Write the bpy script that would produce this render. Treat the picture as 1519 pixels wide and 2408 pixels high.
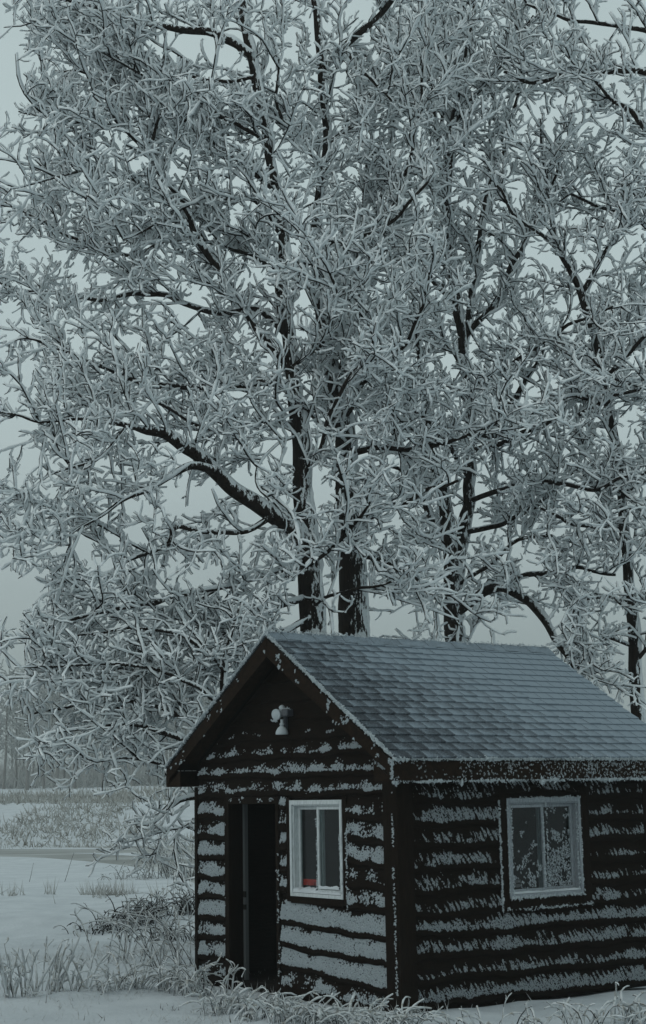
import bpy, bmesh, math, random
import numpy as np
from mathutils import Vector, noise, Matrix

for o in list(bpy.data.objects): bpy.data.objects.remove(o)
SC = bpy.context.scene
COL = SC.collection
R = math.radians
rng = np.random.default_rng(11)
random.seed(5)

# ------------------------------------------------------------------ camera
HC, PITCH, ROLL, FPX = 2.2, 0.1789, 0.0182, 3654.0      # focal length in units of a 1519 x 2407 frame
cam_d = bpy.data.cameras.new('camera'); cam = bpy.data.objects.new('camera', cam_d); COL.objects.link(cam)
cam_d.sensor_fit = 'VERTICAL'; cam_d.sensor_height = 36.0; cam_d.lens = FPX / 2407.0 * 36.0
cam_d.clip_start = 0.1; cam_d.clip_end = 4000
cam.matrix_world = Matrix.Translation((0, 0, HC)) @ Matrix.Rotation(math.pi/2 + PITCH, 4, 'X') @ Matrix.Rotation(-ROLL, 4, 'Z')
SC.camera = cam
SC.render.resolution_x, SC.render.resolution_y = 646, 1024

# ------------------------------------------------------------------ sky and sun (overcast)
SUN_EL, SUN_AZ = R(38), R(-115)          # azimuth from +Y towards +X
w = bpy.data.worlds.new('World'); SC.world = w; w.use_nodes = True
nt = w.node_tree; nt.nodes.clear()
sky = nt.nodes.new('ShaderNodeTexSky'); sky.sky_type = 'NISHITA'; sky.sun_disc = False
sky.sun_elevation = SUN_EL; sky.sun_rotation = SUN_AZ; sky.air_density = 1.0; sky.dust_density = 3.0
hs = nt.nodes.new('ShaderNodeHueSaturation'); hs.inputs['Saturation'].default_value = 0.45
tc = nt.nodes.new('ShaderNodeTexCoord')
nz = nt.nodes.new('ShaderNodeTexNoise'); nz.inputs['Scale'].default_value = 2.2; nz.inputs['Detail'].default_value = 4
mp = nt.nodes.new('ShaderNodeMapping'); mp.inputs['Scale'].default_value = (1, 1, 3.0)
cr = nt.nodes.new('ShaderNodeValToRGB')
cr.color_ramp.elements[0].position = 0.30; cr.color_ramp.elements[0].color = (3.25, 4.05, 4.10, 1)
cr.color_ramp.elements[1].position = 0.72; cr.color_ramp.elements[1].color = (3.90, 4.72, 4.72, 1)
mx = nt.nodes.new('ShaderNodeMix'); mx.data_type = 'RGBA'; mx.inputs[0].default_value = 0.86
bg = nt.nodes.new('ShaderNodeBackground'); bg.inputs['Strength'].default_value = 0.10
wo = nt.nodes.new('ShaderNodeOutputWorld')
nt.links.new(sky.outputs[0], hs.inputs['Color']); nt.links.new(hs.outputs[0], mx.inputs[6])
nt.links.new(tc.outputs['Generated'], mp.inputs[0]); nt.links.new(mp.outputs[0], nz.inputs['Vector'])
sep = nt.nodes.new('ShaderNodeSeparateXYZ'); nt.links.new(tc.outputs['Generated'], sep.inputs[0])
gr = nt.nodes.new('ShaderNodeMapRange'); gr.interpolation_type = 'SMOOTHSTEP'; nt.links.new(sep.outputs['Z'], gr.inputs[0])
gr.inputs[1].default_value = 0.0; gr.inputs[2].default_value = 0.34; gr.inputs[3].default_value = 0.82; gr.inputs[4].default_value = 1.36   # overcast sky brightens away from the horizon
vm = nt.nodes.new('ShaderNodeVectorMath'); vm.operation = 'SCALE'; nt.links.new(cr.outputs[0], vm.inputs[0]); nt.links.new(gr.outputs[0], vm.inputs['Scale'])
nt.links.new(nz.outputs[0], cr.inputs[0]); nt.links.new(vm.outputs[0], mx.inputs[7])
nt.links.new(mx.outputs[2], bg.inputs['Color']); nt.links.new(bg.outputs[0], wo.inputs['Surface'])
sd_ = bpy.data.lights.new('sun', 'SUN'); sd_.energy = 0.5; sd_.angle = R(120); sd_.color = (1.0, 0.97, 0.93)
sun = bpy.data.objects.new('sun', sd_); COL.objects.link(sun)
_d = Vector((math.sin(SUN_AZ)*math.cos(SUN_EL), math.cos(SUN_AZ)*math.cos(SUN_EL), math.sin(SUN_EL)))
sun.rotation_euler = _d.to_track_quat('Z', 'Y').to_euler()
SC.view_settings.view_transform = 'Standard'; SC.view_settings.look = 'None'
SC.view_settings.exposure = 0.0; SC.view_settings.gamma = 1.0; SC.view_settings.use_curve_mapping = False
SC.render.engine = 'CYCLES'
SC.cycles.max_bounces = 8; SC.cycles.diffuse_bounces = 5; SC.cycles.volume_bounces = 0

# ------------------------------------------------------------------ helpers
def ray(x, y):
    dx, dy = x - 759.5, y - 1203.5
    c, s = math.cos(ROLL), math.sin(ROLL)
    X, Y = c*dx - s*dy, s*dx + c*dy
    cp, sp = math.cos(PITCH), math.sin(PITCH)
    return np.array([X, FPX*cp + Y*sp, FPX*sp - Y*cp])
def at(x, y, Y):                                   # a point of the place at distance Y
    r = ray(x, y); return np.array([0, 0, HC]) + r*(Y/r[1])
def to_px(p):
    x, y, z = p[..., 0], p[..., 1], p[..., 2] - HC
    cp, sp = math.cos(PITCH), math.sin(PITCH)
    d = y*cp + z*sp; u = -y*sp + z*cp
    X, Y = x/d*FPX, -u/d*FPX
    c, s = math.cos(ROLL), math.sin(ROLL)
    return 759.5 + c*X + s*Y, 1203.5 - s*X + c*Y
def link(o, parent=None):
    COL.objects.link(o)
    if parent is not None: o.parent = parent
    return o
def tag(o, label=None, cat=None, group=None, kind=None):
    if label: o['label'] = label
    if cat: o['category'] = cat
    if group: o['group'] = group
    if kind: o['kind'] = kind
    return o
def empty(name, loc=(0, 0, 0), rz=0.0, parent=None):
    o = bpy.data.objects.new(name, None); o.location = loc; o.rotation_euler = (0, 0, rz); o.empty_display_size = 0.2
    return link(o, parent)
def mesh_np(name, V, F, mat, parent=None, smooth=True, mats=None, midx=None):
    """V (n,3); F int array (m,k) or a list of those arrays with differing k"""
    me = bpy.data.meshes.new(name)
    Fs = F if isinstance(F, (list, tuple)) else [F]
    Fs = [np.asarray(f, dtype=np.int32) for f in Fs if len(f)]
    me.vertices.add(len(V)); me.vertices.foreach_set('co', np.asarray(V, dtype=np.float32).ravel())
    li = np.concatenate([f.ravel() for f in Fs]); tot = np.concatenate([np.full(len(f), f.shape[1], np.int32) for f in Fs])
    me.loops.add(len(li)); me.loops.foreach_set('vertex_index', li)
    st = np.concatenate([[0], np.cumsum(tot)[:-1]]).astype(np.int32)
    me.polygons.add(len(tot)); me.polygons.foreach_set('loop_start', st); me.polygons.foreach_set('loop_total', tot)
    me.polygons.foreach_set('use_smooth', np.full(len(tot), smooth))
    me.update(calc_edges=True)
    for m in (mats or [mat]): me.materials.append(m)
    if midx is not None: me.polygons.foreach_set('material_index', midx)
    o = bpy.data.objects.new(name, me)
    return link(o, parent)
def mesh_py(name, V, F, mat, parent=None, smooth=False):
    me = bpy.data.meshes.new(name); me.from_pydata([tuple(v) for v in V], [], [tuple(f) for f in F]); me.update()
    if smooth:
        for p in me.polygons: p.use_smooth = True
    me.materials.append(mat)
    return link(bpy.data.objects.new(name, me), parent)
class MB:
    """collects simple solids for one mesh object"""
    def __init__(s): s.v = []; s.f = []
    def box(s, x0, x1, y0, y1, z0, z1):
        b = len(s.v)
        s.v += [(x, y, z) for z in (z0, z1) for (x, y) in ((x0, y0), (x1, y0), (x1, y1), (x0, y1))]
        s.f += [tuple(b+i for i in q) for q in ((3, 2, 1, 0), (4, 5, 6, 7), (0, 1, 5, 4), (1, 2, 6, 5), (2, 3, 7, 6), (3, 0, 4, 7))]
    def prism(s, poly, axis_from, axis_to):
        """poly: list of 3-D points (one end), shifted from axis_from to axis_to (vectors)"""
        b = len(s.v); n = len(poly)
        s.v += [tuple(np.add(p, axis_from)) for p in poly] + [tuple(np.add(p, axis_to)) for p in poly]
        s.f += [tuple(range(b+n-1, b-1, -1)), tuple(range(b+n, b+2*n))]
        s.f += [(b+i, b+(i+1) % n, b+n+(i+1) % n, b+n+i) for i in range(n)]
    def lathe(s, prof, origin, axis, seg=20):
        """prof: list of (radius, along)"""
        a = Vector(axis).normalized(); e1 = a.orthogonal().normalized(); e2 = a.cross(e1); o = Vector(origin)
        b = len(s.v)
        for r, h in prof:
            for k in range(seg):
                t = 2*math.pi*k/seg
                s.v.append(tuple(o + a*h + (e1*math.cos(t) + e2*math.sin(t))*r))
        for i in range(len(prof)-1):
            for k in range(seg):
                k2 = (k+1) % seg
                s.f.append((b+i*seg+k, b+i*seg+k2, b+(i+1)*seg+k2, b+(i+1)*seg+k))
        s.f.append(tuple(b+k for k in range(seg-1, -1, -1))); s.f.append(tuple(b+(len(prof)-1)*seg+k for k in range(seg)))
    def build(s, name, mat, parent=None, smooth=False, bevel=0.0):
        o = mesh_py(name, s.v, s.f, mat, parent, smooth)
        if bevel:
            m = o.modifiers.new('bevel', 'BEVEL'); m.width = bevel; m.segments = 2; m.limit_method = 'ANGLE'
        return o
def norm(a): return a/np.maximum(np.linalg.norm(a, axis=-1, keepdims=True), 1e-9)
def tubes(P, Rr, sides, cap=True, jit=0.0, rg=rng):
    """P (N,K,3), Rr (N,K) -> V, [quads, tris]"""
    N, K, _ = P.shape
    T = np.empty_like(P); T[:, 1:-1] = P[:, 2:] - P[:, :-2]; T[:, 0] = P[:, 1]-P[:, 0]; T[:, -1] = P[:, -1]-P[:, -2]
    T = norm(T); mean = norm(T.mean(1))
    ref = np.where(np.abs(mean[:, 2:3]) > 0.8, np.array([[1.0, 0, 0]]), np.array([[0, 0, 1.0]]))
    e1 = norm(np.cross(T, ref[:, None, :])); e2 = np.cross(T, e1)
    th = np.arange(sides)*2*np.pi/sides + rg.random((N, 1))*6.28
    c, s_ = np.cos(th)[:, None, :, None], np.sin(th)[:, None, :, None]
    rad = Rr[:, :, None, None]
    if jit: rad = rad*(1 + jit*(rg.random((N, K, sides, 1))*2-1))
    V = P[:, :, None, :] + rad*(c*e1[:, :, None, :] + s_*e2[:, :, None, :])
    V = V.reshape(-1, 3)
    base = (np.arange(N)*K*sides)[:, None, None]
    k = (np.arange(K-1)*sides)[None, :, None]; j = np.arange(sides)[None, None, :]; j2 = (j+1) % sides
    Q = np.stack([base+k+j, base+k+j2, base+k+sides+j2, base+k+sides+j], -1).reshape(-1, 4)
    if not cap: return V, [Q]
    tip = P[:, -1] + T[:, -1]*Rr[:, -1:]*0.55
    ti = len(V) + np.arange(N); V = np.concatenate([V, tip])
    b2 = (np.arange(N)*K*sides + (K-1)*sides)[:, None]; j = np.arange(sides)[None, :]; j2 = (j+1) % sides
    Tr = np.stack([b2+j, b2+j2, np.repeat(ti[:, None], sides, 1)], -1).reshape(-1, 3)
    return V, [Q, Tr]
def merge(parts):
    """join [(V,[F..])..]"""
    Vs, by, off = [], {}, 0
    for V, Fs in parts:
        for f in Fs:
            if len(f): by.setdefault(f.shape[1], []).append(f+off)
        Vs.append(V); off += len(V)
    return np.concatenate(Vs), [np.concatenate(x) for x in by.values()]
def needles(P, D, L, W, rg=rng):
    """thin two-sided blades (three-sided spikes) at P along D"""
    n = len(P); ref = norm(rg.normal(size=(n, 3))); e1 = norm(np.cross(D, ref)); e2 = np.cross(D, e1)
    W = np.asarray(W).reshape(-1, 1)*np.ones((n, 1)); L = np.asarray(L).reshape(-1, 1)*np.ones((n, 1))
    V = np.stack([P+e1*W, P-e1*W*.5+e2*W*.87, P-e1*W*.5-e2*W*.87, P+D*L], 1).reshape(-1, 3)
    b = (np.arange(n)*4)[:, None]
    return V, [np.concatenate([b+np.array([[0, 1, 3]]), b+np.array([[1, 2, 3]]), b+np.array([[2, 0, 3]])])]
def clumps(P, A, La, B, Wb, Nn, H):
    """small six-cornered frost crystals: long axis A, width axis B, height along Nn"""
    n = len(P); La, Wb, H = (np.asarray(x).reshape(-1, 1)*np.ones((n, 1)) for x in (La, Wb, H))
    V = np.stack([P+A*La, P-A*La, P+B*Wb, P-B*Wb, P+Nn*H, P-Nn*H*.3], 1).reshape(-1, 3)
    b = (np.arange(n)*6)[:, None]
    t = [[0, 2, 4], [2, 1, 4], [1, 3, 4], [3, 0, 4], [2, 0, 5], [1, 2, 5], [3, 1, 5], [0, 3, 5]]
    return V, [np.concatenate([b+np.array([q]) for q in t])]
def crystals(P, A, La, B, Wb, Nn, H):
    """four-sided frost pyramids sitting on a surface"""
    n = len(P); La, Wb, H = (np.asarray(x).reshape(-1, 1)*np.ones((n, 1)) for x in (La, Wb, H))
    V = np.stack([P+A*La, P+B*Wb, P-A*La, P-B*Wb, P+Nn*H+A*La*.3], 1).reshape(-1, 3); b = (np.arange(n)*5)[:, None]
    return V, [np.concatenate([b+np.array([q]) for q in ([0, 1, 4], [1, 2, 4], [2, 3, 4], [3, 0, 4])])]
def pnoise(P, s, seed=0.0):
    o = Vector((seed*7.31, seed*3.17, seed*1.7))
    return np.array([noise.noise(Vector(p)*s + o) for p in P])
def resample(pts, rad, step):
    """Catmull-Rom through pts"""
    p = np.array(pts, float); r = np.array(rad, float)
    e = np.vstack([2*p[0]-p[1], p, 2*p[-1]-p[-2]]); o, ro = [], []
    for i in range(len(p)-1):
        n = max(2, int(np.linalg.norm(p[i+1]-p[i])/step))
        for k in range(n):
            t = k/n; a, b, c, d = e[i], e[i+1], e[i+2], e[i+3]
            o.append(.5*((2*b)+(-a+c)*t+(2*a-5*b+4*c-d)*t*t+(-a+3*b-3*c+d)*t**3)); ro.append(r[i]+(r[i+1]-r[i])*t)
    o.append(p[-1]); ro.append(r[-1])
    return np.array(o), np.array(ro)

# ------------------------------------------------------------------ materials
def mat(name, col, rough=0.85, spec=0.3):
    m = bpy.data.materials.new(name); m.use_nodes = True
    b = m.node_tree.nodes['Principled BSDF']; b.inputs['Base Color'].default_value = (*col, 1)
    b.inputs['Roughness'].default_value = rough; b.inputs['Specular IOR Level'].default_value = spec
    return m
def N(m, t, **kw):
    n = m.node_tree.nodes.new(t)
    for k, v in kw.items():
        if k.startswith('_'): setattr(n, k[1:], v)
        else: n.inputs[k].default_value = v
    return n
def L(m, a, b): m.node_tree.links.new(a, b)
def ramp(m, fac, stops):
    r = N(m, 'ShaderNodeValToRGB'); e = r.color_ramp.elements
    while len(e) < len(stops): e.new(0.5)
    for i, (p, c) in enumerate(stops): e[i].position = p; e[i].color = (*c, 1)
    L(m, fac, r.inputs[0]); return r
def bsdf(m): return m.node_tree.nodes['Principled BSDF']
def mixc(m, fac, a, b):
    x = N(m, 'ShaderNodeMix', _data_type='RGBA')
    for i, s in ((0, fac), (6, a), (7, b)):
        if hasattr(s, 'links'): L(m, s, x.inputs[i])
        else: x.inputs[i].default_value = s if i == 0 else (*s, 1)
    return x.outputs[2]
def math_(m, op, a, b=None, c=None):
    x = N(m, 'ShaderNodeMath', _operation=op)
    for i, s in enumerate((a, b, c)):
        if s is None: continue
        if hasattr(s, 'links'): L(m, s, x.inputs[i])
        else: x.inputs[i].default_value = s
    return x.outputs[0]
def bump(m, h, strength, dist=0.02):
    b = N(m, 'ShaderNodeBump', Strength=strength, Distance=dist); L(m, h, b.inputs['Height']); L(m, b.outputs[0], bsdf(m).inputs['Normal'])
FROST = (0.75, 0.795, 0.815)
def coords(m, scale=(1, 1, 1)):
    t = N(m, 'ShaderNodeTexCoord'); p = N(m, 'ShaderNodeMapping', Scale=scale); L(m, t.outputs['Object'], p.inputs[0]); return p.outputs[0]
def noise_n(m, vec, scale, detail=4, rough=.6):
    n = N(m, 'ShaderNodeTexNoise', Scale=scale, Detail=detail, Roughness=rough)
    if vec is not None: L(m, vec, n.inputs['Vector'])
    return n.outputs[0]

M_frost = mat('hoar_frost', FROST, 0.9, 0.15)
_n = noise_n(M_frost, coords(M_frost), 9.0, 3)
L(M_frost, ramp(M_frost, _n, [(0.3, (0.76, 0.805, 0.825)), (0.7, (0.83, 0.87, 0.885))]).outputs[0], bsdf(M_frost).inputs['Base Color'])
M_wfrost = mat('thin_wall_frost', (0.42, 0.465, 0.49), 0.9, 0.1)
M_twig = mat('twig_bark', (0.010, 0.009, 0.009), 0.9, 0.05)
M_bark = mat('frosted_bark', (0.03, 0.02, 0.015), 0.95, 0.1)
_v = coords(M_bark, (1, 1, .22)); _a = noise_n(M_bark, _v, 26, 5)
_c = ramp(M_bark, _a, [(0.3, (0.006, 0.005, 0.0045)), (0.65, (0.022, 0.015, 0.011))]).outputs[0]
_g = N(M_bark, 'ShaderNodeNewGeometry'); _dp = N(M_bark, 'ShaderNodeVectorMath', _operation='DOT_PRODUCT')
L(M_bark, _g.outputs['Normal'], _dp.inputs[0]); _dp.inputs[1].default_value = (0.80, -0.18, 0.57)
_f = math_(M_bark, 'ADD', _dp.outputs['Value'], math_(M_bark, 'MULTIPLY_ADD', noise_n(M_bark, coords(M_bark, (1, 1, .30)), 17, 6, .72), 4.2, -2.25))
_f = ramp(M_bark, _f, [(0.36, (0, 0, 0)), (0.48, (1, 1, 1))]).outputs[0]
L(M_bark, mixc(M_bark, _f, _c, FROST), bsdf(M_bark).inputs['Base Color'])
bump(M_bark, _a, 0.9, 0.03)

def wood(name, c0, c1, grain=(1, 1, 1), sc=6.0):
    m = mat(name, c0, 0.85, 0.06); a = noise_n(m, coords(m, grain), sc, 6, .65)
    L(m, ramp(m, a, [(0.3, c0), (0.7, c1)]).outputs[0], bsdf(m).inputs['Base Color']); bump(m, a, 0.5, 0.01); return m
M_board = wood('stained_board_front', (0.004, 0.0026, 0.0018), (0.012, 0.0075, 0.005), (1.2, 6, 9))
M_sboard = wood('stained_board_side', (0.004, 0.0026, 0.0018), (0.012, 0.0075, 0.005), (6, 1.2, 9))
M_trim = wood('stained_trim', (0.005, 0.0033, 0.0023), (0.014, 0.009, 0.006), (7, 7, 1.2))
M_rake = wood('stained_rake', (0.007, 0.0045, 0.003), (0.022, 0.013, 0.008), (3, 3, 3))
M_dark = mat('dark_interior', (0.012, 0.010, 0.009), 0.95, 0.05)
M_white = mat('white_vinyl_frame', (0.62, 0.66, 0.67), 0.5, 0.4)
_n = noise_n(M_white, coords(M_white, (3, 3, 1)), 14, 5); L(M_white, ramp(M_white, _n, [(0.35, (0.40, 0.44, 0.45)), (0.6, (0.52, 0.565, 0.58))]).outputs[0], bsdf(M_white).inputs['Base Color'])
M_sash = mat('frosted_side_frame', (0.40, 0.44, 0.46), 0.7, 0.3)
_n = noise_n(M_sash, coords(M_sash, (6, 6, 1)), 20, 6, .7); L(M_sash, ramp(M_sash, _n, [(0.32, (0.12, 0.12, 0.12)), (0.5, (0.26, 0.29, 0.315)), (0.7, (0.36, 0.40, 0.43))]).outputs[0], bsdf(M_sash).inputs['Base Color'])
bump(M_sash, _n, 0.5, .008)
M_grey = mat('grey_weatherstrip', (0.075, 0.082, 0.085), 0.7, 0.3)
M_red = mat('red_plastic', (0.80, 0.03, 0.008), 0.5, 0.4)
M_snow = mat('snow', (0.80, 0.83, 0.85), 0.85, 0.2)
_v = coords(M_snow); _a = noise_n(M_snow, _v, 1.3, 6, .6); _b = noise_n(M_snow, _v, 22, 4, .7)
L(M_snow, ramp(M_snow, _a, [(0.3, (0.45, 0.49, 0.52)), (0.62, (0.545, 0.585, 0.615))]).outputs[0], bsdf(M_snow).inputs['Base Color'])
bump(M_snow, math_(M_snow, 'MULTIPLY_ADD', _b, 0.25, _a), 0.55, 0.12)
def glass(name, tint):
    m = bpy.data.materials.new(name); m.use_nodes = True; t = m.node_tree; t.nodes.clear()
    out = t.nodes.new('ShaderNodeOutputMaterial'); mx = t.nodes.new('ShaderNodeMixShader')
    tr = t.nodes.new('ShaderNodeBsdfTransparent'); tr.inputs[0].default_value = (*tint, 1)
    gl = t.nodes.new('ShaderNodeBsdfGlossy'); gl.inputs['Roughness'].default_value = 0.03
    fr = t.nodes.new('ShaderNodeFresnel'); fr.inputs[0].default_value = 1.5
    ge = t.nodes.new('ShaderNodeNewGeometry'); sb = t.nodes.new('ShaderNodeMath'); sb.operation = 'SUBTRACT'; sb.inputs[0].default_value = 1.0; t.links.new(ge.outputs['Backfacing'], sb.inputs[1])
    mu = t.nodes.new('ShaderNodeMath'); mu.operation = 'MULTIPLY'; t.links.new(fr.outputs[0], mu.inputs[0]); t.links.new(sb.outputs[0], mu.inputs[1])
    t.links.new(mu.outputs[0], mx.inputs[0]); t.links.new(tr.outputs[0], mx.inputs[1]); t.links.new(gl.outputs[0], mx.inputs[2])
    t.links.new(mx.outputs[0], out.inputs[0]); return m
M_glass = glass('window_glass', (0.72, 0.76, 0.76))
def shingle_mat(name, src):
    m = mat(name, (0.05, 0.05, 0.055), 0.95, 0.1)
    at_ = N(m, 'ShaderNodeAttribute', _attribute_type=src, _attribute_name='cover')
    tx = N(m, 'ShaderNodeTexCoord'); g = N(m, 'ShaderNodeNewGeometry')
    a = noise_n(m, g.outputs['Position'], 55, 4, .75); b = noise_n(m, g.outputs['Position'], 5, 4, .6)
    base = ramp(m, a, [(0.3, (0.026, 0.031, 0.037)), (0.7, (0.090, 0.104, 0.120))]).outputs[0]
    s = math_(m, 'ADD', at_.outputs['Fac'], math_(m, 'MULTIPLY_ADD', b, .7, -0.35))
    s = math_(m, 'ADD', s, math_(m, 'MULTIPLY_ADD', a, 1.0, -0.5))
    if src == 'OBJECT':                               # frost feathers out across each tab
        sx = N(m, 'ShaderNodeSeparateXYZ'); L(m, tx.outputs['Object'], sx.inputs[0])
        s = math_(m, 'ADD', s, math_(m, 'MULTIPLY_ADD', sx.outputs['X'], -1.9, .19)); s = math_(m, 'ADD', s, math_(m, 'MULTIPLY_ADD', sx.outputs['Y'], 1.0, -.07))
    f = ramp(m, s, [(0.25, (0, 0, 0)), (0.85, (1, 1, 1))]).outputs[0]
    L(m, mixc(m, f, base, (0.235, 0.285, 0.328)), bsdf(m).inputs['Base Color']); bump(m, a, 0.6, 0.01); return m
M_shingle = shingle_mat('frosted_shingle', 'OBJECT'); M_shingle_s = shingle_mat('frosted_shingle_rows', 'GEOMETRY')
M_ice = mat('pond_ice', (0.30, 0.315, 0.31), 0.45, 0.4)
_v = coords(M_ice, (.10, .45, 1)); _a = noise_n(M_ice, _v, .8, 5, .55)
L(M_ice, ramp(M_ice, _a, [(0.36, (0.13, 0.135, 0.125)), (0.5, (0.22, 0.23, 0.225)), (0.64, (0.40, 0.42, 0.42))]).outputs[0], bsdf(M_ice).inputs['Base Color'])
M_drygrass = mat('dry_frosted_grass', (0.30, 0.30, 0.27), 0.95, 0.05)
_n = noise_n(M_drygrass, coords(M_drygrass), 1.7, 5, .7); L(M_drygrass, ramp(M_drygrass, _n, [(0.35, (0.15, 0.145, 0.125)), (0.6, (0.46, 0.48, 0.47))]).outputs[0], bsdf(M_drygrass).inputs['Base Color'])
M_weed = mat('frosted_straw', (0.5, 0.53, 0.53), 0.95, 0.05)
_n = noise_n(M_weed, coords(M_weed), 12, 4, .7); L(M_weed, ramp(M_weed, _n, [(0.33, (0.32, 0.31, 0.275)), (0.48, (0.53, 0.56, 0.57)), (0.7, (0.66, 0.695, 0.715))]).outputs[0], bsdf(M_weed).inputs['Base Color'])
M_brush = mat('dark_brush', (0.07, 0.06, 0.05), 0.95, 0.05)
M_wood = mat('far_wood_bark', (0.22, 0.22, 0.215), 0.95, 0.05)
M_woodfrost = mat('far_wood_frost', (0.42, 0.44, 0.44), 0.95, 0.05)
M_metal = mat('dark_fixture', (0.05, 0.055, 0.065), 0.5, 0.4)

# ------------------------------------------------------------------ the ground
def hgt(x, y):
    n = noise.noise(Vector((x*.35, y*.35, 0)))*.07 + noise.noise(Vector((x*1.3, y*1.1, 3)))*.045 + noise.noise(Vector((x*3.1, y*2.4, 6)))*.018
    z = n
    yy = y + x*0.15 + noise.noise(Vector((x*.05, y*.05, 9)))*3
    if y > 24:                                       # near bank, gully, pond, far bank, field, wooded rise
        def sm(a, b, v):
            t = min(1, max(0, (v-a)/(b-a))); return t*t*(3-2*t)
        z -= 0.22*(sm(25, 27, yy)-sm(29.5, 31, yy))
        z -= 0.75*(sm(36, 39, yy)-sm(82, 90, yy))
        z += 1.75*sm(84, 104, yy) + (noise.noise(Vector((x*.12, y*.12, 5)))*.35 if yy > 86 else 0)*sm(86, 96, yy)
        z += 1.2*sm(112, 150, yy) + 2.6*sm(150, 230, yy)*(0.6+.4*noise.noise(Vector((x*.01, y*.01, 1)))) + 0.02*max(0, yy-230)*.3
    return z
ys = np.concatenate([np.linspace(-40, 8, 9), np.linspace(9, 34, 80), 34*np.exp(np.linspace(.02, 3.2, 70))])
xs1 = np.concatenate([np.linspace(0, 8, 50), 8*np.exp(np.linspace(.05, 4.6, 46))])
xs = np.concatenate([-xs1[:0:-1], xs1])
V = np.array([(x, y, hgt(x, y)) for y in ys for x in xs]); nx = len(xs)
i, j = np.meshgrid(np.arange(len(ys)-1), np.arange(nx-1), indexing='ij'); b = (i*nx+j).ravel()
ground = mesh_np('ground', V, np.stack([b, b+1, b+nx+1, b+nx], -1), M_snow); tag(ground, kind='structure')
# the frozen pond in its hollow, with drifted snow lying on the ice
def sheet(name, poly, z, m):
    o = mesh_py(name, [(x, y, z) for x, y in poly], [tuple(range(len(poly)))], m); tag(o, kind='structure'); return o
sheet('frozen_pond', [(-90, 34), (70, 34), (70, 100), (-90, 100)], -0.44, M_ice)
def gz(x, y): return hgt(x, y)
def gpt(px, py, z=-0.43):
    r = ray(px, py); t = (z-HC)/r[2]; return (r[0]*t, r[1]*t)
top = [gpt(x, y) for x, y in ((-700, 2000), (-300, 2000), (0, 2013), (100, 2016), (200, 2024), (300, 2035), (380, 2050), (440, 2068), (500, 2098))]
bot = [gpt(x, y) for x, y in ((505, 2120), (300, 2120), (0, 2120), (-700, 2120))]
sheet('snow_on_ice', top+bot, -0.43, M_snow)
for k, pl in enumerate((((-500, 1990), (0, 1991), (200, 1992), (330, 1997), (200, 1996), (0, 1996), (-500, 1997)),
                        ((150, 2004), (300, 2005), (420, 2010), (520, 2016), (600, 2017), (500, 2021), (400, 2017), (300, 2011)))):
    sheet('snow_streak', [gpt(x, y) for x, y in pl], -0.432, M_snow)

# ------------------------------------------------------------------ the cabin
CX, CY, YAW = 0.7064, 16.0876, 0.9376
W, LW, OF, OS, ZT, SL, RL = 3.827, 3.66, 0.299, 0.313, 2.557, 0.6403, 4.388
cabin = empty('log_cabin', (CX, CY, 0), -YAW)
tag(cabin, 'small dark brown log cabin with frosted shingle roof, open door and two white windows', 'cabin')
# local frame: front wall in plane y=0 from x=0 to -W facing -y; side wall in plane x=0 from y=0 to LW facing +x
RUN = W/2 + OS; APEX = ZT + SL*RUN
roof_z = lambda x: APEX - SL*abs(x + W/2)            # top of roof sheet
DU0, DU1, DZ = 2.135, 3.105, 2.11                    # door opening (u = -x)
WU0, WU1, WZ0, WZ1 = 0.897, 1.862, 1.096, 2.128      # front window, outer frame
SU0, SU1, SZ0, SZ1 = 1.453, 2.553, 1.068, 2.110      # side window
# backing walls with openings
mb = MB()
T = 0.12
for u0, u1, z0, z1 in ((0, WU0, 0, 2.3), (WU0, WU1, 0, WZ0), (WU0, WU1, WZ1, 2.3), (WU1, DU0, 0, 2.3), (DU0, DU1, DZ, 2.3), (DU1, W, 0, 2.3)):
    mb.box(-u1, -u0, 0.0, T, z0, z1)
zz = 2.3
mb.prism([(0, 0, zz), (-W, 0, zz), (-W, 0, roof_z(-W)-.16), (-W/2, 0, APEX-.16), (0, 0, roof_z(0)-.16)], (0, 0, 0), (0, T, 0))
mb.build('front_wall', M_board, cabin)
mb = MB()
for v0, v1, z0, z1 in ((T, SU0, 0, 2.36), (SU0, SU1, 0, SZ0), (SU0, SU1, SZ1, 2.36), (SU1, LW, 0, 2.36)):
    mb.box(-T, 0, v0, v1, z0, z1)
mb.build('side_wall', M_sboard, cabin)
mb = MB(); mb.box(-W, -W+T, T, LW, 0, 2.36); mb.build('side_wall', M_sboard, cabin)
mb = MB(); mb.box(-W+T, -T, LW-T, LW, 0, 2.36)
mb.prism([(-T, LW-T, 2.36), (-W+T, LW-T, 2.36), (-W+T, LW-T, roof_z(-W+T)-.16), (-W/2, LW-T, APEX-.16), (-T, LW-T, roof_z(-T)-.16)], (0, 0, 0), (0, T, 0))
mb.build('rear_wall', M_dark, cabin)
mb = MB(); mb.box(-W+T, -T, T, LW-T, 0.0, 0.09); mb.build('cabin_floor', M_dark, cabin)
mb = MB(); mb.box(-W+T, -T, T, LW-T, 2.24, 2.29); mb.build('ceiling', M_dark, cabin)

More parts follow.
